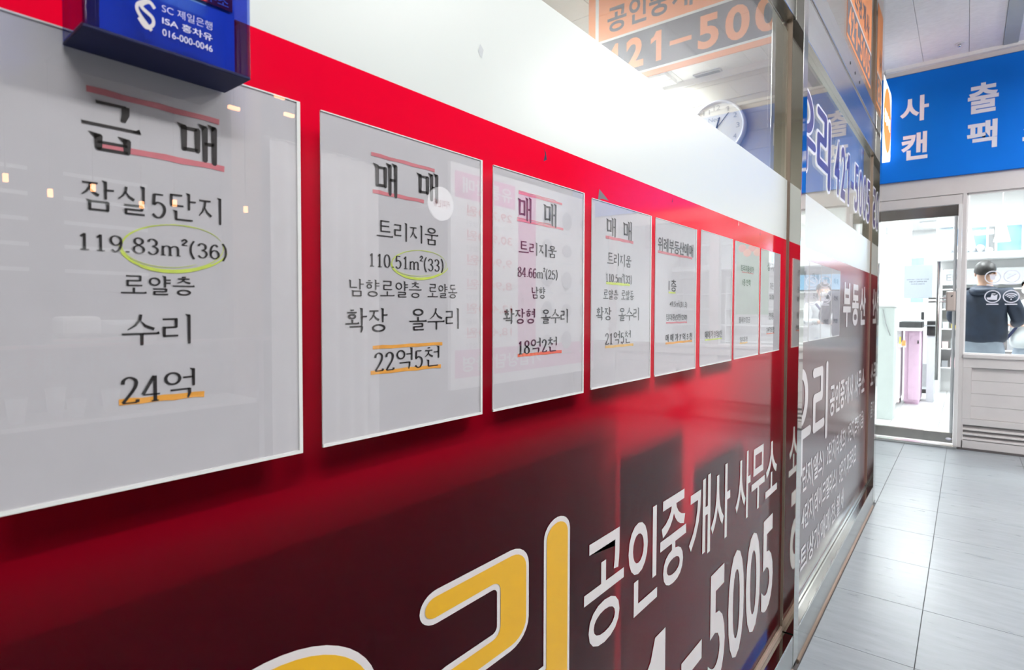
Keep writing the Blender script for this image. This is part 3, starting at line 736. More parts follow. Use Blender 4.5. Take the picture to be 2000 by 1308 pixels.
def swirl(t, c, rx, ry, m):
    lv = .00002
    for dr, th, t0, t1, dx, dy in ((0, .0007, 20, 375, 0, 0), (.0026, .0016, 175, 345, .0015, .0005), (-.002, .0005, 60, 300, -.002, .0008), (.0012, .0026, 228, 315, 0, -.0004)):
        pts = [(c[0] + dx + (rx + dr) * math.cos(math.radians(a)), c[1] + dy + (ry + dr * .5) * math.sin(math.radians(a + 8))) for a in np.linspace(t0, t1, 40)]
        ws = [th * (.35 + .65 * math.sin(math.pi * i / 39) ** .5) for i in range(40)]
        lv += .00004; strip('marker_ring', pts, ws, WALL, m, t, lv)
def L(t, s, a0, a1, b0, b1, m='ink', K=.10, T=.06): btext(s, WALL, a0, a1, b0, b1, m, t, K, T, .0002)
PY = [(.0755, .2715), (.2915, .5065), (.5265, .7358), (.758, .9675), (.9862, 1.1885), (1.2150, 1.4255), (1.4450, 1.6550), (1.6730, 1.8785)]
p = poster(.0600, .2715, 1.0262, 1.3282, 'large nearest poster with two-character heading, 119.83 in a green marker ring and 24억 underlined')
L(p, '급', .1166, .1510, 1.2554, 1.2885, 'ink', .14, .06); L(p, '매', .1736, .2022, 1.2599, 1.2898, 'ink', .17, .085)
L(p, '잠실5단지', .1159, .2047, 1.2152, 1.2360, 'ink', .10, .06)
L(p, '119.83m²(36)', .1146, .2086, 1.1878, 1.2022, 'ink', .10, .05); L(p, '로얄층', .137, .1846, 1.1608, 1.1748, 'ink', .105, .065)
L(p, '수리', .1371, .1814, 1.1254, 1.1473, 'ink', .10, .055); L(p, '24억', .1359, .184, 1.0853, 1.1073, 'ink', .10, .055)
mark(p, .1197, .204, 1.2940, 'pink', .0040); mark(p, .1244, .2074, 1.2590, 'pink', .0042); mark(p, .1348, .1904, 1.0870, 'org', .0042)
swirl(p, (.172, 1.1955), .034, .0165, 'yel')
p = poster(*PY[1], 1.0270, 1.3272, 'second poster from the left, with 22억5천 between two orange marker lines')
L(p, '매', .3481, .3784, 1.2627, 1.2965, 'ink', .16, .08); L(p, '매', .4036, .4351, 1.2659, 1.2974, 'ink', .16, .08)
L(p, '트리지움', .352, .435, 1.2205, 1.2395); L(p, '110.51m²(33)', .3439, .4427, 1.1910, 1.2080)
L(p, '남향로얄층', .3199, .4105, 1.1635, 1.1805, 'ink', .09, .06); L(p, '로얄동', .4190, .4643, 1.1640, 1.1795, 'ink', .09, .06)
L(p, '확장', .3158, .3653, 1.1291, 1.1528); L(p, '올수리', .3933, .4668, 1.1294, 1.1532); L(p, '22억5천', .3488, .4363, 1.0900, 1.1122)
mark(p, .3463, .4298, 1.3006, 'pink', .0034); mark(p, .3479, .4142, 1.2652, 'pink', .0036); mark(p, .347, .4409, 1.1142, 'org', .0034); mark(p, .3444, .4386, 1.0897, 'org', .0038)
swirl(p, (.409, 1.199), .038, .0145, 'yel')
p = poster(*PY[2], 1.0270, 1.3262, 'third poster from the left, reading 84.66 and 18억2천 over an orange-red marker line')
L(p, '매', .5744, .6039, 1.2654, 1.2980, 'ink', .14, .08); L(p, '매', .6305, .6624, 1.2656, 1.2987, 'ink', .14, .08)
L(p, '트리지움', .5768, .6629, 1.2234, 1.2410, K=.125, T=.08); L(p, '84.66m²(25)', .5748, .6657, 1.1925, 1.2090, K=.125, T=.08); L(p, '남향', .6045, .6361, 1.1667, 1.1826, K=.125, T=.08)
L(p, '확장형', .5461, .6127, 1.1334, 1.1534, K=.125, T=.08); L(p, '올수리', .6267, .6925, 1.1328, 1.1532, K=.125, T=.08); L(p, '18억2천', .5773, .6652, 1.0937, 1.1145, K=.125, T=.08)
mark(p, .5765, .6765, 1.3010, 'pink', .0030); mark(p, .5765, .66, 1.3035, 'pink', .0010); mark(p, .5735, .6794, 1.2662, 'pink', .0030); mark(p, .5735, .65, 1.2690, 'pink', .001); mark(p, .5753, .677, 1.0928, 'redm', .0040)
p = poster(*PY[3], 1.0292, 1.3226, 'fourth poster, with one pink line under its heading and 21억5천 in pale ink')
L(p, '매', .8022, .8342, 1.27, 1.3010, 'inkg', .13, .08); L(p, '매', .859, .8904, 1.2694, 1.302, 'inkg', .13, .08)
L(p, '트리지움', .8063, .8896, 1.2240, 1.2450, 'inkg', K=.125, T=.08); L(p, '110.5m²(33)', .8035, .8921, 1.1954, 1.2128, 'inkg', K=.125, T=.08)
L(p, '로얄층', .7941, .8440, 1.1690, 1.1855, 'inkg', K=.125, T=.08); L(p, '로얄동', .8540, .9003, 1.1690, 1.1855, 'inkg', K=.125, T=.08)
L(p, '확장', .7722, .8211, 1.1352, 1.157, 'inkg', K=.125, T=.08); L(p, '올수리', .8454, .9205, 1.1336, 1.1568, 'inkg', K=.125, T=.08); L(p, '21억5천', .8016, .8901, 1.096, 1.118, 'inkg', K=.125, T=.08)
mark(p, .801, .8968, 1.2678, 'pink', .0046); mark(p, .8037, .8848, 1.1950, 'yel', .0040); mark(p, .8019, .9002, 1.0928, 'ylo', .0040)
def gt(t, s, a0, a1, b0, b1, m='inkg', bold=.004): text('text_line', s, WALL, a0, a1, b0, b1, m, t, .0002, bold)
p = poster(*PY[4], 1.0290, 1.3226, 'fifth poster, with a bold gothic heading 위례부동산매매 over a pink line')
gt(p, '위례부동산매매', .9959, 1.17, 1.2625, 1.2890, 'inkg', .02); gt(p, '1층', 1.0465, 1.0836, 1.189, 1.212, 'ink', .008); gt(p, '49.5㎡(31.3)', 1.0524, 1.1401, 1.156, 1.172)
gt(p, '임대중(5천/250)', 1.0362, 1.1409, 1.130, 1.1454); gt(p, '매 매 가 7 억 5 천', 1.0348, 1.1701, 1.091, 1.106, 'ink', .02)
mark(p, .9965, 1.1652, 1.2608, 'pink', .0045); mark(p, 1.0465, 1.08, 1.1865, 'yel', .003); mark(p, 1.0362, 1.1409, 1.128, 'pink', .0028); mark(p, 1.0348, 1.1701, 1.0885, 'org', .0040)
p = poster(*PY[5], 1.0300, 1.3258, 'sixth poster, nearly blank, with 매매가 3억8천 low down over a green line')
gt(p, '매매가 3억8천', 1.2448, 1.3556, 1.0895, 1.107, 'ink'); mark(p, 1.2448, 1.3556, 1.087, 'yel', .003)
p = poster(*PY[6], 1.0310, 1.3250, 'seventh poster, with 트리지움상가 in its upper half, second from the post')
gt(p, '트리지움상가', 1.4919, 1.6026, 1.2526, 1.2698, 'ink'); gt(p, '1층 안쪽', 1.5062, 1.5766, 1.217, 1.2343, 'ink'); gt(p, '월세보증금', 1.4813, 1.577, 1.1206, 1.1364); gt(p, '임대가', 1.4919, 1.5569, 1.0716, 1.0855)
mark(p, 1.4919, 1.5569, 1.069, 'ylo', .004); mark(p, 1.50, 1.60, 1.251, 'pink', .002)
p = poster(*PY[7], 1.0315, 1.3252, 'eighth poster, the one next to the steel post, with a red line under 24억8천')
gt(p, '상 가', 1.7368, 1.8089, 1.268, 1.293); gt(p, '가든', 1.7676, 1.8068, 1.2154, 1.2349); gt(p, '2층', 1.7641, 1.8147, 1.1854, 1.2004); gt(p, '전용', 1.7562, 1.8122, 1.1273, 1.1469); gt(p, '24억8천', 1.7369, 1.8204, 1.0882, 1.1064, 'ink'); mark(p, 1.7369, 1.8204, 1.086, 'redm', .0026)
for (a, b), lb in zip([(2.075, 2.288), (2.298, 2.507), (2.517, 2.722), (2.731, 2.935)], ['poster beside the first steel post on the second pane', 'second of the four glossy posters on the second pane', 'third of the four glossy posters on the second pane', 'last of the four glossy posters, before 부동산 on the second pane']):
    q = poster(a, b, 1.042, 1.333, lb, group='glossy posters on the second pane')
    gt(q, '매 매', a + .05, b - .05, 1.27, 1.295, 'inkg'); gt(q, '전세', a + .06, b - .06, 1.20, 1.22, 'inkg'); gt(q, '2억5천', a + .05, b - .05, 1.10, 1.12, 'inkg')
# notices hung inside the office, seen only as dark edges through the film
for i, (a, b) in enumerate(PY[:6]):
    box('office_notice', -.478, -.476, a + .001, b - .001, 1.028, 1.326, 'paper', label='plain sheet hung inside the office behind the ' + ['nearest', 'second', 'third', 'fourth', 'fifth', 'sixth'][i] + ' poster', cat='notice', group='sheets hung inside the office glass')
# ================================================================ BUSINESS-CARD BOX
t = thing('card_box', 'blue acrylic business-card box fixed above the nearest poster, with a white twisted emblem', 'box', (-.446, .158, 1.317))
X0, X1, Y0, Y1, Z0, Z1 = -.4488, -.4085, .1075, .2080, 1.3165, 1.415
box('bottom_plate', X0, X1, Y0, Y1, Z0, Z0 + .0022, 'bluebot', t, .0006)
box('back_plate', X0, X0 + .0022, Y0, Y1, Z0 + .0022, Z1, 'blueac', t, .0006)
box('side_plate', X0 + .0022, X1, Y0, Y0 + .0022, Z0 + .0022, Z1, 'blueac', t, .0006)
box('side_plate', X0 + .0022, X1, Y1 - .0022, Y1, Z0 + .0022, Z1, 'blueac', t, .0006)
fr = MB().prism([(Y0 + .0022, Z0 + .0022), (Y1 - .0022, Z0 + .0022), (Y1 - .0022, Z1), (Y1 - .020, Z1), (Y1 - .030, Z0 + .040), (Y0 + .040, Z0 + .040), (Y0 + .03, Z1), (Y0 + .0022, Z1)], 'x', X1 - .0022, X1)
obj('front_plate', fr, 'blueac', t)
CP = wallp(X1)
# twisted white emblem
em = [ribbon(smooth([(.1335, 1.3525), (.1385, 1.3555), (.1400, 1.3520), (.1345, 1.3480), (.1350, 1.3430), (.1440, 1.3345)]), .0024),
      ribbon(smooth([(.1465, 1.3490), (.1425, 1.3520), (.1370, 1.3475), (.1445, 1.3430), (.1450, 1.3385), (.1400, 1.3355), (.1350, 1.3400)]), .0024)]
flats('emblem', [([(.1402 + (x - .1395) * .8, y - .0072) for x, y in v], f) for v, f in em], CP, 'vwhite', t, .0003)
text('label_text', 'SC 제일은행', CP, .1500, .1812, 1.3415, 1.3470, 'signw', t, .0003, -.006)
text('label_text', 'ISA 홍차유', CP, .1500, .1812, 1.3340, 1.3390, 'signw', t, .0003, .012)
text('label_text', '016-000-0046', CP, .1500, .1812, 1.3268, 1.3312, 'signw', t, .0003, .006)
c = thing('card_stack', 'stack of blue and white business cards inside the blue box', 'cards', (-.43, .16, 1.3195))
box('card_block', -.4440, -.4160, .118, .2000, 1.3190, 1.3660, mat('blue_card', (.16, .36, .62), .4), c)
box('red_card', -.4150, -.4142, .125, .198, 1.3625, 1.3720, 'red', c)
text('card_text', '공인중개사사무소', wallp(-.4140), .130, .195, 1.3635, 1.3705, 'vwhite', c, .0003, .01)
box('white_card', -.4440, -.4155, .124, .198, 1.3722, 1.405, 'paper', c)
# ================================================================ OFFICE CONTENT
t = thing('hanging_banner', 'orange and grey banner with the number 421-5005 hanging inside the office', 'banner', (-1.1, 2.75, 2.36))
YB = 2.75; BP = farp(YB)
def bb_(nm, a0, a1, b0, b1, m, o=.0004): flat(nm, rect(a0, a1, b0, b1), BP, m, t, o)
box('banner_board', -1.66, -.49, YB, YB + .008, 2.357, 2.90, 'orange', t)
bb_('white_line', -1.617, -1.597, 2.392, 2.90, 'white'); bb_('white_line', -1.597, -.49, 2.600, 2.6125, 'white'); bb_('white_line', -1.597, -.49, 2.384, 2.395, 'white')
bb_('grey_field', -1.597, -.49, 2.395, 2.600, 'greyb')
for ch, a0, a1, b0, b1 in [('공', -1.543, -1.430, 2.640, 2.772), ('인', -1.415, -1.318, 2.645, 2.785), ('중', -1.303, -1.192, 2.645, 2.785), ('개', -1.180, -1.075, 2.645, 2.79), ('사', -1.06, -.95, 2.645, 2.79), ('사', -.90, -.80, 2.645, 2.79)]:
    text('letter', ch, BP, a0, a1, b0, b1, 'greyb', t, .0008, .02)
for ch, a0, a1, b0, b1 in [('4', -1.56, -1.465, 2.416, 2.575), ('2', -1.4307, -1.3323, 2.4206, 2.577), ('1', -1.292, -1.234, 2.4214, 2.572), ('-', -1.190, -1.078, 2.478, 2.500), ('5', -1.0467, -.9459, 2.4118, 2.573), ('0', -.9164, -.805, 2.4108, 2.573), ('0', -.782, -.668, 2.4108, 2.573), ('5', -.64, -.53, 2.4108, 2.573)]:
    text('letter', ch, BP, a0, a1, b0, b1, 'orange', t, .0008, .035 if ch != '1' else .0)
# banner on the upper pane of window 2
t = thing('upper_banner', 'orange and grey banner stuck to the glass above the second sign', 'banner', (-.4515, 3.4, 2.41))
UB = wallp(-.4521)
box('banner_board', -.4523, -.4516, 2.995, 3.80, 2.405, 3.0, 'orange', t)
flat('grey_field', rect(3.0, 3.80, 2.42, 2.585), UB, 'greyb', t, .0012); flat('white_line', rect(3.0, 3.80, 2.587, 2.600), UB, 'white', t, .0012)
x = 3.03
for ch in '421-5005':
    if ch == '-': text('letter', ch, UB, x, x + .06, 2.49, 2.515, 'orange', t, .0018, .03); x += .08; continue
    text('letter', ch, UB, x, x + .078, 2.435, 2.57, 'orange', t, .0018, .035 if ch != '1' else .0); x += .094
x = 3.05
for ch in '공인중개사': text('letter', ch, UB, x, x + .11, 2.63, 2.76, 'greyb', t, .0018, .02); x += .135
# clock on the back wall
CX, CY, CZ = -1.4507, 4.245, 2.478
t = thing('wall_clock', 'round white wall clock on the office back wall', 'clock', (CX, CY, CZ - .2))
obj('clock_case', MB().tube([(CX, CY, CZ), (CX, CY - .045, CZ)], [.20, .195], 48), 'white', t)
rv = []
mb = MB(); n = 48
for k in range(n):
    a = 2 * math.pi * k / n
    for r_, dy in ((.20, -.04), (.203, -.055), (.192, -.062), (.182, -.047)): mb.v.append((CX + r_ * math.cos(a), CY + dy, CZ + r_ * math.sin(a)))
for k in range(n):
    for q in range(3):
        k2 = (k + 1) % n; mb.f.append((k * 4 + q, k2 * 4 + q, k2 * 4 + q + 1, k * 4 + q + 1)); mb.sm.append(1)
obj('clock_rim', mb, 'signw', t)
KP = farp(CY - .046)
flat('clock_face', (outline_disc((CX, CZ), .183, 48), [tuple(range(48))]), KP, 'white', t, .0002)
for h_ in range(12):
    a = math.radians(90 - 30 * (h_ or 12)); cx, cz = CX + .15 * math.cos(a), CZ + .15 * math.sin(a)
    text('numeral', str(h_ or 12), KP, cx - .012 * len(str(h_ or 12)), cx + .012 * len(str(h_ or 12)), cz - .017, cz + .017, 'grey', t, .001, 0)
flat('hour_hand', ribbon([(CX - .01, CZ - .02), (CX + .02, CZ + .08)], .010), KP, 'ink', t, .003)
flat('minute_hand', ribbon([(CX - .02, CZ - .02), (CX + .085, CZ + .10)], .006), KP, 'ink', t, .004)
text('dial_text', 'Neo', KP, CX - .06, CX + .02, CZ + .055, CZ + .085, 'grey', t, .001, 0)
# office ceiling lights
def lampfix(x, y, z, sx, sy, label, grp, nm='ceiling_light'):
    t = thing(nm, label, 'lamp', (x, y, z), grp)
    box('lamp_housing', x - sx / 2 - .03, x + sx / 2 + .03, y - sy / 2 - .03, y + sy / 2 + .03, z, z + .035, 'white', t, .003)
    box('diffuser', x - sx / 2, x + sx / 2, y - sy / 2, y + sy / 2, z - .004, z, 'lamp', t)
lampfix(-1.86, 4.02, 2.87, .16, .045, 'nearer of two short bright lamps on the office ceiling beside the clock', 'office ceiling lamps')
lampfix(-1.86, 4.13, 2.87, .16, .045, 'farther of two short bright lamps on the office ceiling beside the clock', 'office ceiling lamps')
lampfix(-2.9, 2.4, 2.865, 1.8, 1.2, 'long ceiling lamp inside the office, hidden behind the white band', 'office ceiling lamps')
lampfix(-2.7, 3.45, 2.865, .6, .6, 'square ceiling lamp at the back of the office', 'office ceiling lamps')
lampfix(-2.9, .5, 2.865, 1.8, 1.2, 'long ceiling lamp inside the office, behind the posters', 'office ceiling lamps')
t = thing('ceiling_vent', 'dark slotted vent on the office ceiling above the clock', 'vent', (-1.5, 4.19, 2.895))
box('vent_frame', -1.62, -1.42, 4.165, 4.215, 2.888, 2.899, 'grey', t, .002)
for k in range(3): box('vent_slat', -1.61, -1.43, 4.172 + .014 * k, 4.178 + .014 * k, 2.884, 2.888, 'dark', t)
# behind the glass: desk and machines, plus cabinets and screen added to block backlight
def blocker_cab(y0, y1, x0, x1, zt, label):  # unseen cabinets added to keep office light off parts of the film
    t = thing('blocker_cabinet', label, 'cabinet', ((x0 + x1) / 2, (y0 + y1) / 2, 0), 'office cabinets')
    box('cabinet_body', x0, x1, y0, y1, .05, zt, 'wood', t, .004); box('plinth', x0 + .02, x1 - .02, y0 + .02, y1 - .02, .002, .05, 'dark', t)
    n = max(1, round((y1 - y0) / .48)); w_ = (y1 - y0) / n
    for k in range(n): box('cabinet_door', x1, x1 + .015, y0 + w_ * k + .005, y0 + w_ * (k + 1) - .005, .07, zt - .02, 'wood', t, .003)
blocker_cab(-1.1, .78, -1.5, -1.05, 1.66, 'tall office cabinet behind the left half of the maroon sign')
blocker_cab(1.25, 2.05, -1.5, -1.05, 1.52, 'office cabinet behind the right end of the first maroon sign')
blocker_cab(2.1, 3.85, -1.05, -.62, 1.40, 'tall office cabinet standing behind the second maroon sign')
t = thing('blocker_screen', 'low dark screen standing close behind the foot of the first maroon sign', 'screen', (-.52, .1, 0))  # panel added to cut the backlight on the lower film
box('screen_panel', -.548, -.535, -1.15, .845, .05, 1.05, 'cafe', t, .003)
for y in (-1.1, -.1, .78): box('screen_foot', -.60, -.515, y, y + .04, .002, .05, 'dark', t)
t = thing('office_desk', 'office desk behind the lower right part of the maroon sign', 'desk', (-.75, 1.5, 0))
box('desk_top', -.98, -.50, .862, 2.0, .70, .74, 'wood', t, .004); box('modesty_panel', -.52, -.50, .864, 1.99, .03, .70, 'wood', t)
for y in (.87, 1.96): box('desk_leg', -.98, -.53, y, y + .03, .002, .70, 'wood', t)
t = thing('office_monitor', 'dark monitor seen as a blurred block through the maroon film', 'monitor', (-.52, .985, .74))
box('monitor_screen', -.53, -.49, .858, 1.118, .775, .945, 'screen', t, .006); box('monitor_foot', -.58, -.5, .99, 1.09, .741, .748, 'dark', t); box('monitor_neck', -.545, -.525, 1.0, 1.04, .748, .80, 'dark', t)
t = thing('office_printer', 'dark machine seen as a lower blurred block through the maroon film', 'printer', (-.55, 1.34, .74))
box('printer_body', -.66, -.49, 1.18, 1.50, .742, .86, 'dark', t, .01); box('paper_tray', -.62, -.52, 1.25, 1.43, .86, .885, 'dark', t, .003)
# hanging white board seen through the glass above the second sign
t = thing('hanging_board', 'small white board hanging by a wire behind the purple lettering', 'board', (-.53, 3.6, 1.80))
box('board_face', -.585, -.478, 3.6, 3.606, 1.80, 2.105, 'signw', t, .002)
obj('wire_frame', MB().tube([(-.592, 3.598, 1.80), (-.592, 3.598, 2.125), (-.50, 3.598, 2.125)], .002, 6), 'steelb', t)
obj('hook', MB().tube([(-.50, 3.6, 2.125), (-.495, 3.6, 2.115), (-.50, 3.6, 2.102), (-.507, 3.6, 2.105)], .002, 6), 'steelb', t)
obj('hanging_wire', MB().tube([(-.535, 3.602, 2.125), (-.535, 3.602, 2.895)], .0012, 5), 'steelb', t)
# ================================================================ FAR SHOP FRONT (plane Y = 6.05)
YF = 6.05
wf = struct('wall_far')
def wb(nm, x0, x1, z0, z1, y0=YF, y1=YF + .08, m='whitew', bev=.002): return box(nm, x0, x1, y0, y1, z0, z1, m, wf, bev)
wb('wall_panel', -3.2, -.66, 0, 3.32)                    # left of the door, mostly hidden
wb('lintel', -.66, 3.4, 2.134, 2.285); wb('lintel_strip', -.66, -.045, 2.05, 2.130, YF + .004)
wb('fascia_backing', -.66, 3.4, 2.285, 3.262)
wb('top_moulding', -.66, 3.4, 3.20, 3.236, YF - .02, YF)
wb('mullion', -.045, -.018, .77, 2.134); wb('apron_stile', -.045, -.018, .018, .77)
wb('window_sill', -.018, 3.4, .770, .80, YF - .012); wb('apron_rail', -.018, 3.4, .69, .77)
wb('apron_stile', -.018, .040, .262, .69); wb('apron_rail', -.018, 3.4, .2125, .262); wb('apron_rail', -.018, 3.4, .018, .082); wb('plinth', -.045, 3.4, 0, .016, YF - .004, YF + .08, 'gasket')
wb('apron_stile', 1.16, 1.24, .262, .69); wb('apron_stile', 2.36, 2.44, .262, .69)
for x0, x1 in ((.04, 1.16), (1.24, 2.36), (2.44, 3.4)):
    for k in range(4): box('plank', x0, x1, YF + .022, YF + .05, .264 + .1065 * k, .3685 + .1065 * k, 'whitew', wf, .002)
wb('louvre_stile', -.018, -.008, .018, .2125, YF); 
for k in range(3):
    mb = MB(); z = .088 + .040 * k
    mb.prism([(YF + .004, z), (YF + .045, z + .026), (YF + .045, z + .034), (YF + .004, z + .008)], 'x', -.008, 3.4); obj('louvre_slat', mb, 'whitew', wf)
box('louvre_back', -.008, 3.4, YF + .05, YF + .07, .082, .2125, 'grey', wf)
for x0 in (1.15, 2.35): wb('window_mullion', x0, x0 + .1, .80, 2.134)
# window glass
wn = struct('window_3')
box('glass_pane', -.018, 1.15, YF + .035, YF + .041, .80, 2.134, 'cloud', wn); box('glass_pane', 1.25, 2.35, YF + .035, YF + .041, .80, 2.134, 'cloud', wn); box('glass_pane', 2.45, 3.4, YF + .035, YF + .041, .80, 2.134, 'cloud', wn)
f = MB(); f.quadbox(-.018, 1.15, YF + .02, YF + .05, 2.118, 2.134); f.quadbox(-.018, 1.15, YF + .01, YF + .05, .80, .812); f.quadbox(-.018, -.008, YF + .02, YF + .05, .80, 2.134)
obj('window_frame', f, 'white', wn)
# blue sign board
t = thing('fascia_sign', 'long blue sign board with white Korean letters over the far shop', 'sign', (1.3, YF - .03, 2.285))
box('sign_board', -.648, 3.4, YF - .03, YF - .001, 2.285, 3.195, 'blue', t, .002)
SP = farp(YF - .03)
for ch, x0, x1, z0, z1 in [('복', -.955, -.745, 2.765, 3.0), ('사', -.490, -.288, 2.785, 3.000), ('출', -.030, .163, 2.765, 3.005), ('력', .43, .62, 2.78, 3.0), ('캔', -.476, -.290, 2.460, 2.690), ('팩', -.030, .160, 2.475, 2.700), ('스', .312, .52, 2.49, 2.68),
                           ('사', 1.1, 1.3, 2.77, 3.0), ('진', 1.45, 1.65, 2.77, 3.0)]:
    if x0 < -.64: continue
    text('letter', ch, SP, x0, x1, z0, z1, 'signw', t, .002, .028)
# lit projecting sign
t = thing('projecting_sign', 'lit white projecting sign box with an orange oval, beside the blue sign', 'sign', (-.61, 5.7, 2.45))
def rbox(y0, y1, z0, z1, r, x0, x1):
    pts = []
    for (cy, cz, a) in ((y1 - r, z1 - r, 0), (y0 + r, z1 - r, 90), (y0 + r, z0 + r, 180), (y1 - r, z0 + r, 270)):
        for k in range(7): pts.append((cy + r * math.cos(math.radians(a + 15 * k)), cz + r * math.sin(math.radians(a + 15 * k))))
    return MB().prism(pts, 'x', x0, x1)
obj('sign_case', rbox(5.34, 5.985, 2.45, 3.03, .06, -.66, -.552), 'lightbox', t)
PP = wallp(-.551)
flat('orange_oval', ([(5.70 + .27 * math.cos(a), 2.74 + .26 * math.sin(a)) for a in np.linspace(0, 2 * math.pi, 40, endpoint=False)], [tuple(range(40))]), PP, 'orbox', t, .0005)
text('oval_text', '증명사진', PP, 5.49, 5.91, 2.69, 2.80, 'lightbox', t, .0012, .03)
obj('bracket', MB().tube([(-.61, 5.98, 2.9), (-.61, 6.018, 2.9)], .015, 8), 'steelb', t)
# door
t = struct('door_1')
box('glass_leaf', -.660, -.0930, YF + .030, YF + .040, .050, 2.045, 'cloud', t)
box('top_rail', -.660, -.072, YF + .015, YF + .055, 1.955, 2.045, 'dsteel', t, .003)
box('bottom_rail', -.660, -.075, YF + .015, YF + .055, .040, .128, 'dsteel', t, .003)
box('edge_stile', -.098, -.075, YF + .012, YF + .058, .128, 1.955, 'lgrey', t, .002)
box('door_jamb', -.072, -.046, YF - .004, YF + .06, 0, 2.05, 'white', t, .002)
box('threshold', -.66, -.046, YF - .03, YF + .08, .0, .022, 'steelb', t, .004)
obj('floor_lock', MB().ellip((-.10, YF + .012, .075), (.022, .008, .012)), 'signw', t)
obj('pull_handle', MB().tube([(-.193, YF - .045, .575), (-.193, YF - .045, 1.575)], .013, 12).tube([(-.193, YF + .03, .65), (-.193, YF - .045, .65)], .009, 8).tube([(-.193, YF + .03, 1.5), (-.193, YF - .045, 1.5)], .009, 8), 'steelb', t)
l_ = obj('door_lock', MB().quadbox(-.143, -.075, YF - .012, YF + .012, 1.158, 1.325), 'beigep', t, .012)
for zz in (1.27, 1.24): obj('lever', MB().tube([(-.14, YF - .02, zz), (-.26, YF - .028, zz - .004)], [.010, .007], 8), 'steelb', l_)
obj('keyhole', MB().tube([(-.105, YF - .014, 1.28), (-.098, YF - .022, 1.288)], .004, 6), 'dark', l_)
n_ = thing('door_notice', 'grey paper notice taped to the glass door of the far shop', 'notice', (-.337, YF + .03, 1.268))
box('notice_sheet', -.4385, -.2365, YF + .0265, YF + .0285, 1.268, 1.556, film('grey_notice', (.62, .66, .70), (.80, .84, .90), .65, f0=.0, rough=.5), n_)
NP = farp(YF + .0265)
text('notice_text', '안녕하세요 고객님 잠시 자리를', NP, -.418, -.262, 1.428, 1.438, 'inkg', n_, .0004, 0); text('notice_text', '비웁니다 연락처로 전화', NP, -.400, -.275, 1.408, 1.419, 'ink', n_, .0004, .01); text('notice_text', '주시면 곧 오겠습니다', NP, -.388, -.290, 1.388, 1.398, 'ink', n_, .0004, .01)
# window decals
WP = farp(YF + .034)
def decal(cx, cz, icon, label):
    d = thing('window_decal', label, 'decal', (cx, YF + .034, cz - .07), 'round white stickers on the far shop window')
    flat('decal_ring', ribbon([(cx + .048 * math.cos(math.radians(a)), cz + .048 * math.sin(math.radians(a))) for a in range(0, 360, 10)], .0075, True), WP, 'signw', d, .0005)
    flat('caption_bar', merge([rect(cx - .038, cx + .038, cz - .067, cz - .058)]), WP, 'signw', d, .0005)
    if icon == 'shop': L_ = merge([([(cx - .05, cz - .04), (cx + .045, cz - .045), (cx + .05, cz + .03), (cx + .02, cz + .012), (cx - .01, cz + .03), (cx - .02, cz - .01), (cx - .06, cz - .012)], [tuple(range(7))]), rect(cx - .01, cx + .03, cz + .03, cz + .042)])
    elif icon == 'waves': L_ = merge([ribbon(arc((cx, cz - .035), r, r, 40, 140), .012) for r in (.03, .052, .074)] + [(outline_disc((cx, cz - .035), .009, 12), [tuple(range(12))])])
    elif icon == 'cup': L_ = merge([([(cx - .03, cz + .02), (cx - .022, cz - .035), (cx + .022, cz - .035), (cx + .03, cz + .02)], [(0, 1, 2, 3)]), rect(cx - .034, cx + .034, cz + .024, cz + .034)])
    else: L_ = merge([ribbon([(cx - .045, cz - .03), (cx + .045, cz + .03)], .016), ribbon([(cx - .03, cz + .015), (cx, cz + .03)], .01)])
    L_ = ([(cx + (x - cx) * .62, cz + (y - cz) * .62) for x, y in L_[0]], L_[1]); flat('decal_icon', L_, WP, 'signw', d, .0005)
for (cx, cz, ic, lb) in ((.1583, 1.4358, 'cup', 'upper left round window sticker over the dark jacket'), (.2745, 1.4390, 'pen', 'upper right round window sticker with a slanted pen shape'), (.1600, 1.2772, 'shop', 'lower left round sticker with a hand shape over the jacket'), (.2750, 1.2765, 'waves', 'lower right round sticker with three curved signal waves')):
    decal(cx, cz, ic, lb)
# right and rear enclosure of the corridor (seen in reflections)
wr = struct('wall_right')
box('wall_panel', 2.95, 3.05, -3, 6.05, 0, 3.3, 'cafe', wr); box('wall_pier', 2.80, 2.95, 1.75, 1.95, 0, 3.262, 'wood', wr, .004); box('wall_pier', 2.80, 2.95, -.9, -.7, 0, 3.262, 'wood', wr, .004)
wq = struct('wall_front'); box('wall_panel', -.5, 3.05, -3.1, -3.0, 0, 3.3, 'cafe', wq)
for i, (x, y, z, a, b, p_) in enumerate(CORR): lampfix(x, y, 3.0, a, b, ['long corridor ceiling lamp nearest the far shop', 'long corridor ceiling lamp midway along the corridor', 'long corridor ceiling lamp nearest the camera'][i], 'corridor ceiling lamps')
for o in [o for o in bpy.data.objects if o.name.startswith('ceiling_light') and o.get('group') == 'corridor ceiling lamps']:
    obj('suspension_rod', MB().tube([(o.location.x, o.location.y - .4, 3.035), (o.location.x, o.location.y - .4, 3.262)], .006, 8).tube([(o.location.x, o.location.y + .4, 3.035), (o.location.x, o.location.y + .4, 3.262)], .006, 8), 'steelb', o)
ORD = ['leftmost', 'second', 'third', 'fourth', 'fifth', 'sixth', 'seventh', 'eighth', 'rightmost']
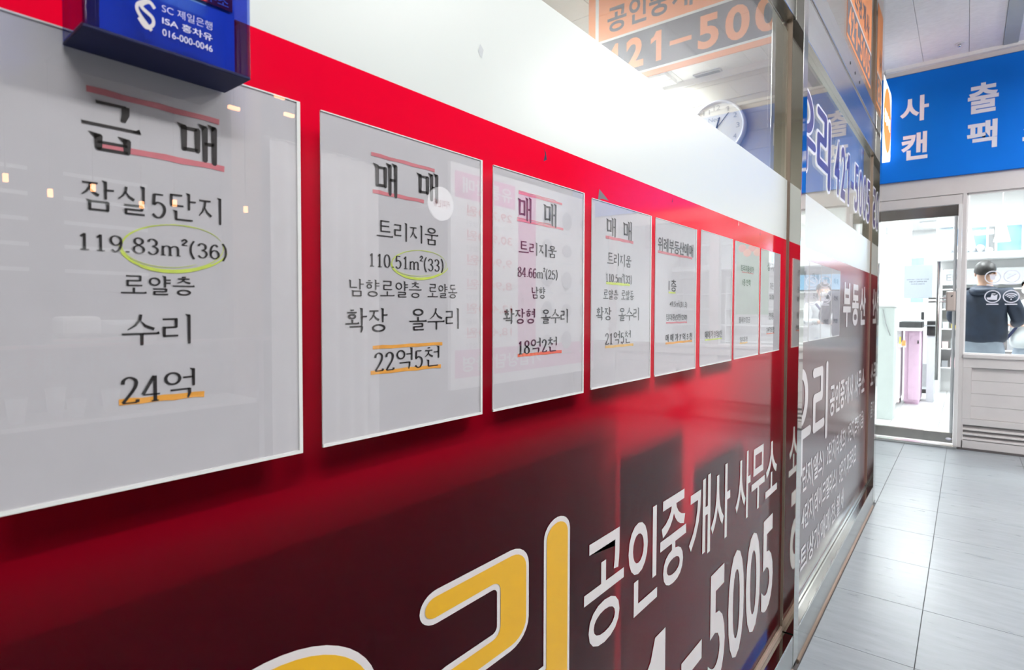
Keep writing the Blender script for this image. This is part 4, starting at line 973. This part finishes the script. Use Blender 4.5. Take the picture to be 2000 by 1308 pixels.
# ================================================================ INSIDE THE FAR SHOP
ws = struct('wall_shop')
box('wall_panel', -2.3, -2.2, 6.14, 12.6, 0, 2.7, 'white', ws); box('wall_panel', 3.4, 3.5, 6.14, 12.6, 0, 2.7, 'white', ws); box('wall_panel', -2.2, 3.4, 12.5, 12.6, 0, 2.7, 'white', ws)
cs = struct('ceiling'); box('ceiling_board', -2.2, 3.4, 6.14, 12.5, 2.60, 2.70, 'white', cs); box('bulkhead', -.16, 3.4, 9.0, 9.35, 2.22, 2.598, 'white', cs)
fs = struct('floor')
for i in range(14): box('floor_plank', -2.2 + .4 * i, -1.803 + .4 * i, 6.14, 12.5, -.004, .004, 'shopfl', fs)
for i, (x, y, z, a, b, p_) in enumerate(SHOP): lampfix(x, y, 2.575, a, b, ['square shop ceiling panel above the doorway', 'square shop ceiling panel above the people', 'square shop ceiling panel at the back left', 'square shop ceiling panel at the back right', 'square shop ceiling panel by the left wall', 'square shop ceiling panel farthest back'][i], 'shop ceiling panels')
for i, (x, y) in enumerate([(.4256, 9.67), (.32, 8.7), (.45, 7.4)]):
    t = thing('downlight', ['small round downlight at the back of the shop ceiling', 'small round downlight in the middle of the shop ceiling', 'small round downlight near the shop window'][i], 'lamp', (x, y, 2.58), 'shop downlights')
    zc = 2.22 if y > 9 and y < 9.35 else 2.598
    obj('trim_ring', MB().tube([(x, y, zc - .012), (x, y, zc)], .055, 20), 'white', t); obj('bulb', MB().tube([(x, y, zc - .016), (x, y, zc - .012)], .042, 16), 'lamp', t)
# rear wall cabinets with blue panels
t = thing('wall_cabinet', 'white wall cabinets with pale blue glass panels at the back of the shop', 'cabinet', (1.4, 10.1, 1.78))
box('cabinet_back', -.37, 3.3, 10.30, 10.34, 1.76, 2.60, 'white', t)
for a, b, m_ in ((-.36, -.17, 'bluep'), (-.15, .19, 'bluep'), (.30, .55, 'bluep'), (.58, 1.1, 'bluep'), (1.13, 1.7, 'bluep'), (1.73, 2.3, 'bluep')):
    box('glass_panel', a, b, 10.28, 10.30, 1.96, 2.34, m_, t)
for x in (-.16, .20, .29, .565, 1.115, 1.715): box('cabinet_post', x - .012, x + .012, 10.22, 10.28, 1.87, 2.36, 'white', t)
box('cabinet_shelf', -.37, 3.3, 9.9, 10.28, 1.87, 1.955, 'white', t, .006)
box('cabinet_header', -.37, 3.3, 10.2, 10.28, 2.36, 2.42, 'white', t, .006)
for k, x in enumerate((.0, .13, .75, .9)):
    obj('rolled_paper', MB().tube([(x - .06, 10.1, 2.22 + .01 * k), (x + .13, 10.1, 2.24)], .035, 12), 'white', t)
for k in range(7):
    b_ = thing('folded_bag', ['grey folded bag at the left end of the shop shelf', 'grey folded bag, second on the shop shelf', 'pale folded bag, third on the shop shelf', 'grey folded bag in front of the blue panel', 'pale folded bag beside the pendant lamp', 'small grey folded bag on the shop shelf', 'last folded bag on the shop shelf'][k], 'bag', (-.30 + .085 * k, 10.05, 1.955), 'folded bags on the shop shelf')
    x = -.30 + .085 * k
    obj('bag_body', MB().ellip((x, 10.05, 1.955 + .035 + .012 * (k % 3)), (.05, .07, .036 + .012 * (k % 3))), 'grey' if k % 3 else 'lgrey', b_)
# lower shelving
t = thing('rear_shelving', 'white shelving with small goods at the back of the shop', 'shelf', (1.2, 10.3, 0))
box('shelf_back', -.30, 3.3, 10.42, 10.45, .004, 1.76, 'white', t)
for z in (.35, .62, .9, 1.18, 1.46): box('shelf_board', -.30, 3.3, 10.15, 10.42, z, z + .018, 'white', t)
for x in (-.30, .6, 1.5, 2.4): box('shelf_side', x, x + .02, 10.14, 10.42, .004, 1.76, 'white', t)
box('name_panel', -.29, .58, 10.13, 10.15, 1.53, 1.74, 'lgrey', t)
text('name_text', 'ER', farp(10.13), -.24, -.09, 1.59, 1.68, 'grey', t, .001, .01)
box('blue_panel', .62, 1.48, 10.13, 10.15, 1.5, 1.74, 'bluep', t)
pal = ['red', 'lgrey', 'bluep', 'grey', 'yellowt', 'white', 'salmon', 'navy']
kk = 0
for z in (.368, .638, .918, 1.198):
    for k in range(8):
        x = -.27 + k * .1; h_ = .09 + .05 * ((k * 7 + int(z * 10)) % 3)
        kk += 1
        g = box('goods_box', x, x + .07, 10.18, 10.30, z, z + h_, pal[(k * 3 + int(z * 10)) % 8], bevel=.003, cat='box', group='small goods on the rear shop shelves',
                label='small %s packet, %s along the %s rear shop shelf' % ({'red': 'red', 'lgrey': 'pale grey', 'bluep': 'blue', 'grey': 'grey', 'yellowt': 'yellow', 'white': 'white', 'salmon': 'salmon', 'navy': 'dark'}[pal[(k * 3 + int(z * 10)) % 8]], ['first', 'second', 'third', 'fourth', 'fifth', 'sixth', 'seventh', 'last'][k], {.368: 'bottom', .638: 'second', .918: 'third', 1.198: 'top'}[z]))
# pendant lamps
for i, (x, y, z) in enumerate([(.275, 8.0, 1.90), (-.005, 8.1, 1.86), (.75, 8.0, 1.9), (1.25, 8.0, 1.9)]):
    t = thing('pendant_lamp', ['white cone pendant lamp right of the standing man', 'white cone pendant lamp half hidden by the window frame', 'white cone pendant lamp, third along the shop', 'white cone pendant lamp, fourth along the shop'][i], 'lamp', (x, y, z), 'cone pendant lamps')
    obj('lamp_shade', MB().tube([(x, y, z), (x, y, z + .16), (x, y, z + .24)], [.072, .036, .020], 20, False), 'white', t); obj('bulb', MB().ellip((x, y, z + .03), (.03, .03, .03)), 'warm' if False else 'lamp', t)
    obj('cord', MB().tube([(x, y, z + .24), (x, y, 2.598)], .004, 6), 'white', t)
# counter partition, machines and cabinets beside the entrance
t = thing('counter_screen', 'pale mint counter end panel just inside the glass door on the left', 'panel', (-.66, 7.2, 0))
box('panel_body', -1.5, -.595, 7.22, 7.26, .004, 1.20, 'mint', t, .004); box('panel_top', -1.5, -.585, 7.20, 7.50, 1.20, 1.225, 'white', t, .004); box('panel_side', -.615, -.595, 7.26, 7.50, .004, 1.20, 'mint', t)
obj('cable', MB().tube([(-.70, 7.21, 1.18), (-.67, 7.20, 1.02), (-.63, 7.205, .90)], .004, 6), 'grey', t)
t = thing('side_counter', 'white side counter with a salmon front standing on castors', 'counter', (-.62, 8.1, 0))
box('counter_body', -.90, -.635, 8.05, 8.9, .07, .93, 'white', t, .004); box('counter_front', -.70, -.60, 8.03, 8.05, .09, .78, 'salmon', t, .003)
for x in (-.66, -.86):
    for y in (8.08, 8.85): obj('castor', MB().tube([(x - .015, y, .035), (x + .015, y, .035)], .031, 14), 'dark', t)
box('counter_top', -.91, -.40, 8.02, 8.93, .93, .955, 'white', t, .003)
t = thing('pink_cabinet', 'pink cabinet with a white door edge beside the side counter', 'cabinet', (-.52, 8.7, 0))
box('cabinet_body', -.60, -.445, 8.62, 9.25, .03, .925, 'pinkp', t, .004); box('cabinet_door', -.56, -.45, 8.605, 8.62, .06, .90, 'pinkp', t, .003); box('plinth', -.59, -.455, 8.64, 9.2, .004, .03, 'pinkp', t)
obj('door_handle', MB().tube([(-.463, 8.60, .76), (-.463, 8.60, .80)], .007, 8), 'dark', t)
t = thing('grey_cabinet', 'pale grey cabinet with a darker lower drawer behind the pink one', 'cabinet', (-.44, 9.8, 0))
box('cabinet_body', -.52, -.36, 9.9, 10.12, .06, .99, 'lgrey', t, .004); box('drawer', -.51, -.37, 9.885, 9.9, .10, .42, 'grey', t, .003); box('plinth', -.51, -.37, 9.92, 10.1, .004, .06, 'dark', t)
t = thing('shop_printer', 'black office printer on the counter just inside the door', 'printer', (-.5, 8.6, .955))
box('printer_body', -.655, -.42, 8.5, 8.9, .957, 1.03, 'dark', t, .008); box('scanner_lid', -.66, -.42, 8.5, 8.9, 1.035, 1.055, 'lgrey', t, .004); box('paper_support', -.44, -.41, 8.6, 8.64, 1.055, 1.15, 'dark', t, .003)
t = thing('black_printer', 'second black printer at the end of the counter', 'printer', (-.36, 9.1, .955))
box('printer_body', -.395, -.30, 8.95, 9.3, .85, 1.04, 'dark', t, .010); box('output_tray', -.42, -.31, 8.92, 8.95, .97, .985, 'grey', t)
box('printer_stand', -.39, -.31, 8.97, 9.28, .004, .85, 'lgrey', t, .003)
t = thing('shop_desk_papers', 'orange and yellow leaflets standing on the side counter', 'papers', (-.60, 8.0, .80))
box('leaflet', -.610, -.595, 8.0, 8.02, .78, .86, 'yellowt', t); box('leaflet', -.585, -.55, 8.005, 8.015, .76, .82, 'orange', t); box('leaflet_rack', -.62, -.545, 8.016, 8.028, .74, .80, 'white', t)
t = thing('wall_emblem', 'small round emblem on the white wall seen at the door edge', 'poster', (-.76, 9.0, 1.7))
box('emblem_board', -.98, -.60, 9.35, 9.37, .96, 2.35, 'white', t, .003); obj('emblem_disc', MB().tube([(-.86, 9.345, 1.86), (-.86, 9.33, 1.86)], .06, 20), 'lgrey', t); box('emblem_bar', -.895, -.875, 9.33, 9.348, 2.22, 2.31, 'grey', t)
t = thing('pale_panel', 'pale blue panel on the wall behind the door notice', 'panel', (-.62, 11.0, 1.2)); box('panel_face', -.88, -.54, 11.0, 11.02, 1.30, 2.0, 'bluep', t, .003)
for i, (x0, x1) in enumerate(((-.30, -.05), )):
    pass
# ================================================================ PEOPLE
def skin(name, V, Ed, Rr, m, parent, sub=2, root=0, label=None):
    me = bpy.data.meshes.new(name); me.from_pydata([tuple(v) for v in V], Ed, []); me.update()
    o = bpy.data.objects.new(name, me); COL.objects.link(o)
    md = o.modifiers.new('skin', 'SKIN'); md.use_smooth_shade = True
    for i, r in enumerate(Rr):
        q = me.skin_vertices[0].data[i]; q.radius = r if isinstance(r, tuple) else (r, r); q.use_root = i == root
    sb = o.modifiers.new('subsurf', 'SUBSURF'); sb.levels = sub; sb.render_levels = sub
    dg = bpy.context.evaluated_depsgraph_get(); dg.update()
    m2 = bpy.data.meshes.new_from_object(o.evaluated_get(dg))
    V2 = [tuple(v.co) for v in m2.vertices]; F2 = [tuple(p.vertices) for p in m2.polygons]
    bpy.data.objects.remove(o); bpy.data.meshes.remove(me); bpy.data.meshes.remove(m2)
    r = obj(name, (V2, F2), m, parent)
    r.data.polygons.foreach_set('use_smooth', [True] * len(r.data.polygons)); r.data.materials.clear(); r.data.materials.append(MT[m])
    if label: r['label'] = label
    return r
def person(x, y, rot, hgt, label, top, trouser, hair_long=False, mask=False, bag=False, armpose=0):
    """rot: direction the person faces, 0 = away from the camera (+Y)"""
    k = hgt / 1.72
    c, s = math.cos(rot), math.sin(rot)
    def T(px, py, pz): return (x + (px * c - py * s) * k, y + (px * s + py * c) * k, pz * k)
    t = thing('person', label, 'person', (x, y, 0), 'people in the far shop')
    hd = [T(0, 0, 1.44), T(0, .01, 1.50), T(0, .015, 1.56), T(0, .02, 1.62), T(0, .015, 1.67)]
    # one body: pelvis, spine, head, arms with hands, legs with feet
    V = [T(0, 0, .95), T(0, 0, 1.10), T(0, -.01, 1.28), T(0, -.005, 1.40)] + hd
    E_ = [(0, 1), (1, 2), (2, 3), (3, 4), (4, 5), (5, 6), (6, 7), (7, 8)]
    Rr = [.11, .10, .12, .075, .055, .06, .078, .080, .062]
    Rr = [r * k for r in Rr]
    hands = []
    for sx in (-1, 1):
        b = len(V)
        if armpose == 0: el, wr_ = (.27 * sx, .03, 1.12), (.20 * sx, .24, 1.06)
        else: el, wr_ = (.25 * sx, .06, 1.14), (.12 * sx, .27, 1.16)
        V += [T(.17 * sx, 0, 1.37), T(*el), T(*wr_), T(wr_[0] * .9, wr_[1] + .07, wr_[2])]
        E_ += [(3, b), (b, b + 1), (b + 1, b + 2), (b + 2, b + 3)]; Rr += [.06 * k, .045 * k, .03 * k, .036 * k]
        hands.append((wr_[0] * .9, wr_[1] + .09, wr_[2], sx))
        b = len(V)
        V += [T(.09 * sx, 0, .88), T(.10 * sx, .01, .50), T(.10 * sx, -.01, .09), T(.11 * sx, .12, .035)]
        E_ += [(0, b), (b, b + 1), (b + 1, b + 2), (b + 2, b + 3)]; Rr += [.085 * k, .055 * k, .038 * k, .03 * k]
    skin('body', V, E_, Rr, 'skin', t)
    for hx, hy, hz, sx in hands:
        for f in range(4):
            o_ = (f - 1.5) * .019
            skin('finger', [T(hx + o_, hy - .01, hz), T(hx + o_, hy + .035 - abs(f - 1.3) * .004, hz - .004), T(hx + o_ * .9, hy + .062 - abs(f - 1.3) * .006, hz - .022)], [(0, 1), (1, 2)], [.0088 * k, .008 * k, .007 * k], 'skin', t, 1)
        skin('thumb', [T(hx - .03 * sx, hy - .03, hz), T(hx - .05 * sx, hy, hz - .004), T(hx - .048 * sx, hy + .025, hz - .012)], [(0, 1), (1, 2)], [.011 * k, .009 * k, .008 * k], 'skin', t, 1)
    # face
    for sx in (-1, 1):
        obj('eye', MB().ellip(T(.032 * sx, .098, 1.605), (.012 * k, .010 * k, .009 * k), 10, 6), 'signw', t)
        obj('ear', MB().ellip(T(.083 * sx, .01, 1.595), (.010 * k, .020 * k, .032 * k), 10, 8), 'skin', t)
    obj('nose', MB().tube([T(0, .095, 1.60), T(0, .118, 1.572), T(0, .10, 1.565)], [.008 * k, .014 * k, .010 * k], 8), 'skin', t)
    if mask: obj('face_mask', MB().ellip(T(0, .055, 1.555), (.066 * k, .062 * k, .046 * k), 16, 10), 'white', t)
    else: obj('mouth', MB().tube([T(-.022, .096, 1.54), T(0, .103, 1.538), T(.022, .096, 1.54)], .005 * k, 6), 'salmon', t)
    # hair: a cap on top and behind
    mb = MB(); n = 24; m_ = 12
    hc = (0, .0, 1.628)
    for j in range(m_ + 1):
        for q in range(n):
            th = 2 * math.pi * q / n; back = (1 - math.sin(th)) / 2   # 1 behind, 0 in front
            phmax = math.radians(62 + 62 * back + (30 * back if hair_long else 0)); ph = phmax * j / m_
            r_ = 1 + .02 * math.sin(q * 5 + j)
            mb.v.append(T(hc[0] + .092 * r_ * math.sin(ph) * math.cos(th), hc[1] + .105 * r_ * math.sin(ph) * math.sin(th), hc[2] + .100 * r_ * math.cos(ph)))
    for j in range(m_):
        for q in range(n): q2 = (q + 1) % n; mb.f.append((j * n + q, (j + 1) * n + q, (j + 1) * n + q2, j * n + q2)); mb.sm.append(1)
    obj('hair', mb, 'hair', t)
    # jacket: trunk and sleeves as one piece
    V = [T(0, 0, .84), T(0, 0, .97), T(0, 0, 1.18), T(0, -.01, 1.32), T(0, -.005, 1.42), T(0, .0, 1.475)]
    E_ = [(0, 1), (1, 2), (2, 3), (3, 4), (4, 5)]; Rr = [(.215, .15), (.215, .15), (.20, .15), (.19, .14), (.12, .10), (.075, .07)]
    for sx in (-1, 1):
        b = len(V)
        if armpose == 0: el, wr_ = (.28 * sx, .03, 1.12), (.21 * sx, .22, 1.07)
        else: el, wr_ = (.26 * sx, .06, 1.14), (.13 * sx, .25, 1.16)
        V += [T(.19 * sx, -.005, 1.375), T(*el), T(*wr_)]; E_ += [(3, b), (b, b + 1), (b + 1, b + 2)]; Rr += [.085, .072, .050]
    skin('jacket', V, E_, [tuple(a * k for a in r) if isinstance(r, tuple) else r * k for r in Rr], top, t)
    skin('hood', [T(-.10, -.06, 1.42), T(-.05, -.13, 1.40), T(.05, -.13, 1.40), T(.10, -.06, 1.42)], [(0, 1), (1, 2), (2, 3)], [.035 * k, .045 * k, .045 * k, .035 * k], top, t, 2)
    V = [T(0, 0, 1.04), T(0, 0, .95)]; E_ = [(0, 1)]; Rr = [.125, .14]
    for sx in (-1, 1):
        b = len(V); V += [T(.095 * sx, 0, .80), T(.10 * sx, .01, .50), T(.10 * sx, -.01, .12)]; E_ += [(1, b), (b, b + 1), (b + 1, b + 2)]; Rr += [.098, .080, .062]
    skin('trousers', V, E_, [r * k for r in Rr], trouser, t)
    for sx in (-1, 1):
        skin('shoe', [T(.10 * sx, -.04, .05), T(.105 * sx, .06, .045), T(.11 * sx, .15, .035)], [(0, 1), (1, 2)], [.045 * k, .045 * k, .032 * k], 'dark', t, 1)
    if bag:
        obj('bag_strap', MB().tube([T(-.15, .13, 1.42), T(0, .185, 1.20), T(.16, .16, .98)], .016 * k, 8), 'strap', t)
    return t
person(.135, 7.45, math.radians(-12), 1.66, 'standing person seen from behind in a dark navy jacket and pale trousers', 'navy', 'jean')
person(.53, 8.12, math.radians(150), 1.52, 'person in a white coat with a navy shoulder strap facing the one in navy', 'coat', 'jean', True, True, True, 1)
# ================================================================ ACROSS THE CORRIDOR (seen as reflections in the glossy sheets)
def leaflet_wall():
    t = thing('display_board', 'white promotion board with a magenta column and product pictures across the corridor', 'board', (2.66, 4.75, .4))
    box('board_face', 2.62, 2.66, 3.55, 6.0, .45, 2.45, 'white', t, .004)
    FP = lambda a, b, o=0: (2.62 - o, a, b)
    rc = lambda nm, a0, a1, b0, b1, m: obj(nm, ([FP(a0, b0, .001), FP(a1, b0, .001), FP(a1, b1, .001), FP(a0, b1, .001)], [(3, 2, 1, 0)]), m, t)
    rc('column', 4.50, 4.80, .70, 2.35, 'magenta'); rc('footer', 3.6, 5.98, .55, .80, 'magenta'); rc('header', 3.6, 4.45, 2.15, 2.38, 'magenta')
    def tx(s, a0, a1, b0, b1, m, bold=.01):
        V, F = glyph(s, bold); obj('board_text', ([FP(a1 - x * (a1 - a0), b0 + y * (b1 - b0), .003) for x, y in V], [f[::-1] for f in F]), m, t)
    for k, s_ in enumerate(('29,700원', '30,900원', '9,900원', '8,900원', '12,400원', '18,400원')): tx(s_, 3.75, 4.40, 2.0 - k * .22, 2.10 - k * .22, 'red'); tx('기본료 할인', 3.75, 4.2, 1.91 - k * .22, 1.96 - k * .22, 'grey', 0)
    tx('가입상담 환영', 3.7, 4.9, .60, .74, 'white', .02); tx('유통판매', 3.7, 4.4, 2.20, 2.34, 'white', .02)
    for i in range(5):
        for j in range(3):
            obj('product_picture', MB().ellip((2.612, 5.0 + j * .38, 2.15 - i * .33), (.004, .10, .07 + .03 * ((i + j) % 2)), 12, 8), 'grey', t); rc('caption', 4.90 + j * .38, 5.12 + j * .38, 2.0 - i * .33, 2.015 - i * .33, 'lgrey')
leaflet_wall()
t = thing('round_sign', 'small round lit sign with red lettering projecting over the corridor', 'sign', (2.35, 3.15, 1.9))
obj('sign_disc', MB().tube([(2.32, 3.13, 1.98), (2.30, 3.13, 1.98)], .13, 32), 'lightbox', t); obj('sign_arm', MB().tube([(2.33, 3.13, 1.98), (2.95, 3.13, 1.98)], .012, 8), 'steelb', t)
V_, F_ = glyph('커피인류', .01); obj('sign_text', ([(2.2985, 3.22 - x * .18, 1.95 + y * .06) for x, y in V_], [f[::-1] for f in F_]), 'red', t)
# cafe counter
t = thing('cafe_counter', 'dark cafe counter across the corridor with a lit shelf', 'counter', (2.5, .7, 0))
box('counter_body', 2.3, 2.7, -.6, 1.65, .02, .62, 'cafe', t, .005); box('counter_top', 2.25, 2.75, -.65, 1.7, .98, 1.0, 'steelb', t, .003); box('shelf_glass', 2.28, 2.285, -.6, 1.65, .62, .98, 'cover', t); box('shelf_board', 2.3, 2.7, -.6, 1.65, .62, .64, 'white', t)
for y in (-.62, .28, 1.64): box('counter_upright', 2.27, 2.30, y, y + .03, .02, .98, 'steelb', t)
for k in range(9):
    y = .10 + k * .12 + .02 * (k % 3)
    c = thing('cup', '%s white cup of the row on the lit cafe shelf' % ORD[k], 'cup', (2.42, y, .64), 'cups on the cafe shelf')
    obj('cup_body', MB().tube([(2.42, y, .641), (2.42, y, .72 + .03 * (k % 3))], [.028, .04], 16), 'white', c); obj('cup_rim', MB().tube([(2.42, y, .72 + .03 * (k % 3)), (2.42, y, .725 + .03 * (k % 3))], .042, 16), 'lgrey', c)
t = thing('cash_desk_tray', 'steel tray of folded white cloths on the cafe counter', 'tray', (2.45, .9, 1.0))
box('tray_base', 2.35, 2.6, .72, 1.15, 1.0, 1.02, 'steelb', t, .004); box('cloth', 2.38, 2.56, .76, .92, 1.02, 1.12, 'white', t, .02); box('cloth', 2.38, 2.56, .94, 1.10, 1.02, 1.10, 'lgrey', t, .02)
for k, (y, z, n_) in enumerate([(.56, 1.71, 0), (.71, 1.67, 1), (.87, 1.72, 0), (1.07, 1.67, 1), (1.22, 1.70, 0), (1.59, 1.72, 1), (1.80, 2.41, 0), (1.53, 2.27, 0), (1.86, 2.32, 1)]):
    c = thing('warm_lamp', ['%s small warm square lamp over the cafe counter' % ORD[k], '%s warm lamp in the upper row near the pale curtain' % ORD[k]][k > 5], 'lamp', (2.3, y, z), 'warm cafe lamps')
    h_ = .018 if k < 6 else .010
    box('lamp_glass', 2.29, 2.31, y - .009 - (.022 if k > 5 else 0), y + .009 + (.022 if k > 5 else 0), z - h_, z + h_, 'warm', c, .003); obj('lamp_cord', MB().tube([(2.30, y, z + h_), (2.30, y, 3.25)], .003, 5), 'dark', c)
t = thing('menu_board', 'dark menu board behind the cafe counter', 'board', (2.9, .6, 1.6)); box('board_face', 2.90, 2.94, -.3, 1.5, 1.25, 2.0, 'dark', t, .004)
for k in range(5):
    for q in range(3): box('menu_row', 2.896, 2.90, -.2 + q * .55, .2 + q * .55, 1.35 + k * .13, 1.37 + k * .13, 'lgrey', t)
t = thing('cream_curtain', 'pale folded curtain beside the cafe counter', 'curtain', (2.78, 2.6, .1))
mb = MB(); n = 40
for i in range(n + 1):
    y = 2.0 + .9 * i / n; xx = 2.78 + .02 * math.sin(i * 1.1)
    mb.v += [(xx, y, .1), (xx, y, 2.3), (xx + .006, y, .1), (xx + .006, y, 2.3)]
for i in range(n): mb.f += [(4 * i, 4 * i + 4, 4 * i + 5, 4 * i + 1), (4 * i + 2, 4 * i + 3, 4 * i + 7, 4 * i + 6)]; mb.sm += [1, 1]
obj('curtain_cloth', mb, 'whitew', t); obj('curtain_rod', MB().tube([(2.78, 1.96, 2.31), (2.78, 2.95, 2.31)], .01, 8), 'steelb', t)
# green poster and a red extinguisher at the foot of the far shop, mirrored in the small posters
t = thing('green_poster', 'green poster with orange fruit pictures hung in the far shop window', 'poster', (.95, YF + .02, 1.1)); box('poster_sheet', .66, .98, YF + .022, YF + .026, 1.12, 1.92, 'green', t)
for k in range(5): obj('fruit_picture', MB().ellip((.72 + .05 * k, YF + .02, 1.80 - .05 * (k % 2)), (.04, .003, .04), 12, 8), 'orange' if k % 2 else 'redm', t)
t = thing('fire_extinguisher', 'red fire extinguisher with a paper label standing by the far shop front', 'extinguisher', (1.52, 5.9, 0))
obj('cylinder', MB().tube([(1.52, 5.88, .005), (1.52, 5.88, .03), (1.52, 5.88, .42), (1.52, 5.88, .48), (1.52, 5.88, .50)], [.07, .08, .08, .05, .03], 20), 'red', t); obj('valve', MB().tube([(1.52, 5.88, .50), (1.52, 5.88, .55)], .018, 10), 'dark', t)
obj('hose', MB().tube([(1.52, 5.88, .53), (1.44, 5.86, .50), (1.42, 5.84, .36), (1.43, 5.82, .22)], .012, 8), 'dark', t); obj('paper_label', MB().tube([(1.52, 5.88, .15), (1.52, 5.88, .33)], .0812, 20, False), 'paper', t)
# sprinkler ring on the corridor ceiling
t = thing('sprinkler', 'small round sprinkler cover on the corridor ceiling above the blue sign', 'sprinkler', (-.09, 5.75, 3.255)); obj('cover_plate', MB().tube([(-.09, 5.75, 3.256), (-.09, 5.75, 3.2615)], .03, 20), 'white', t)
obj('sprinkler_head', MB().tube([(-.09, 5.75, 3.24), (-.09, 5.75, 3.256)], .010, 12), 'steelb', t)
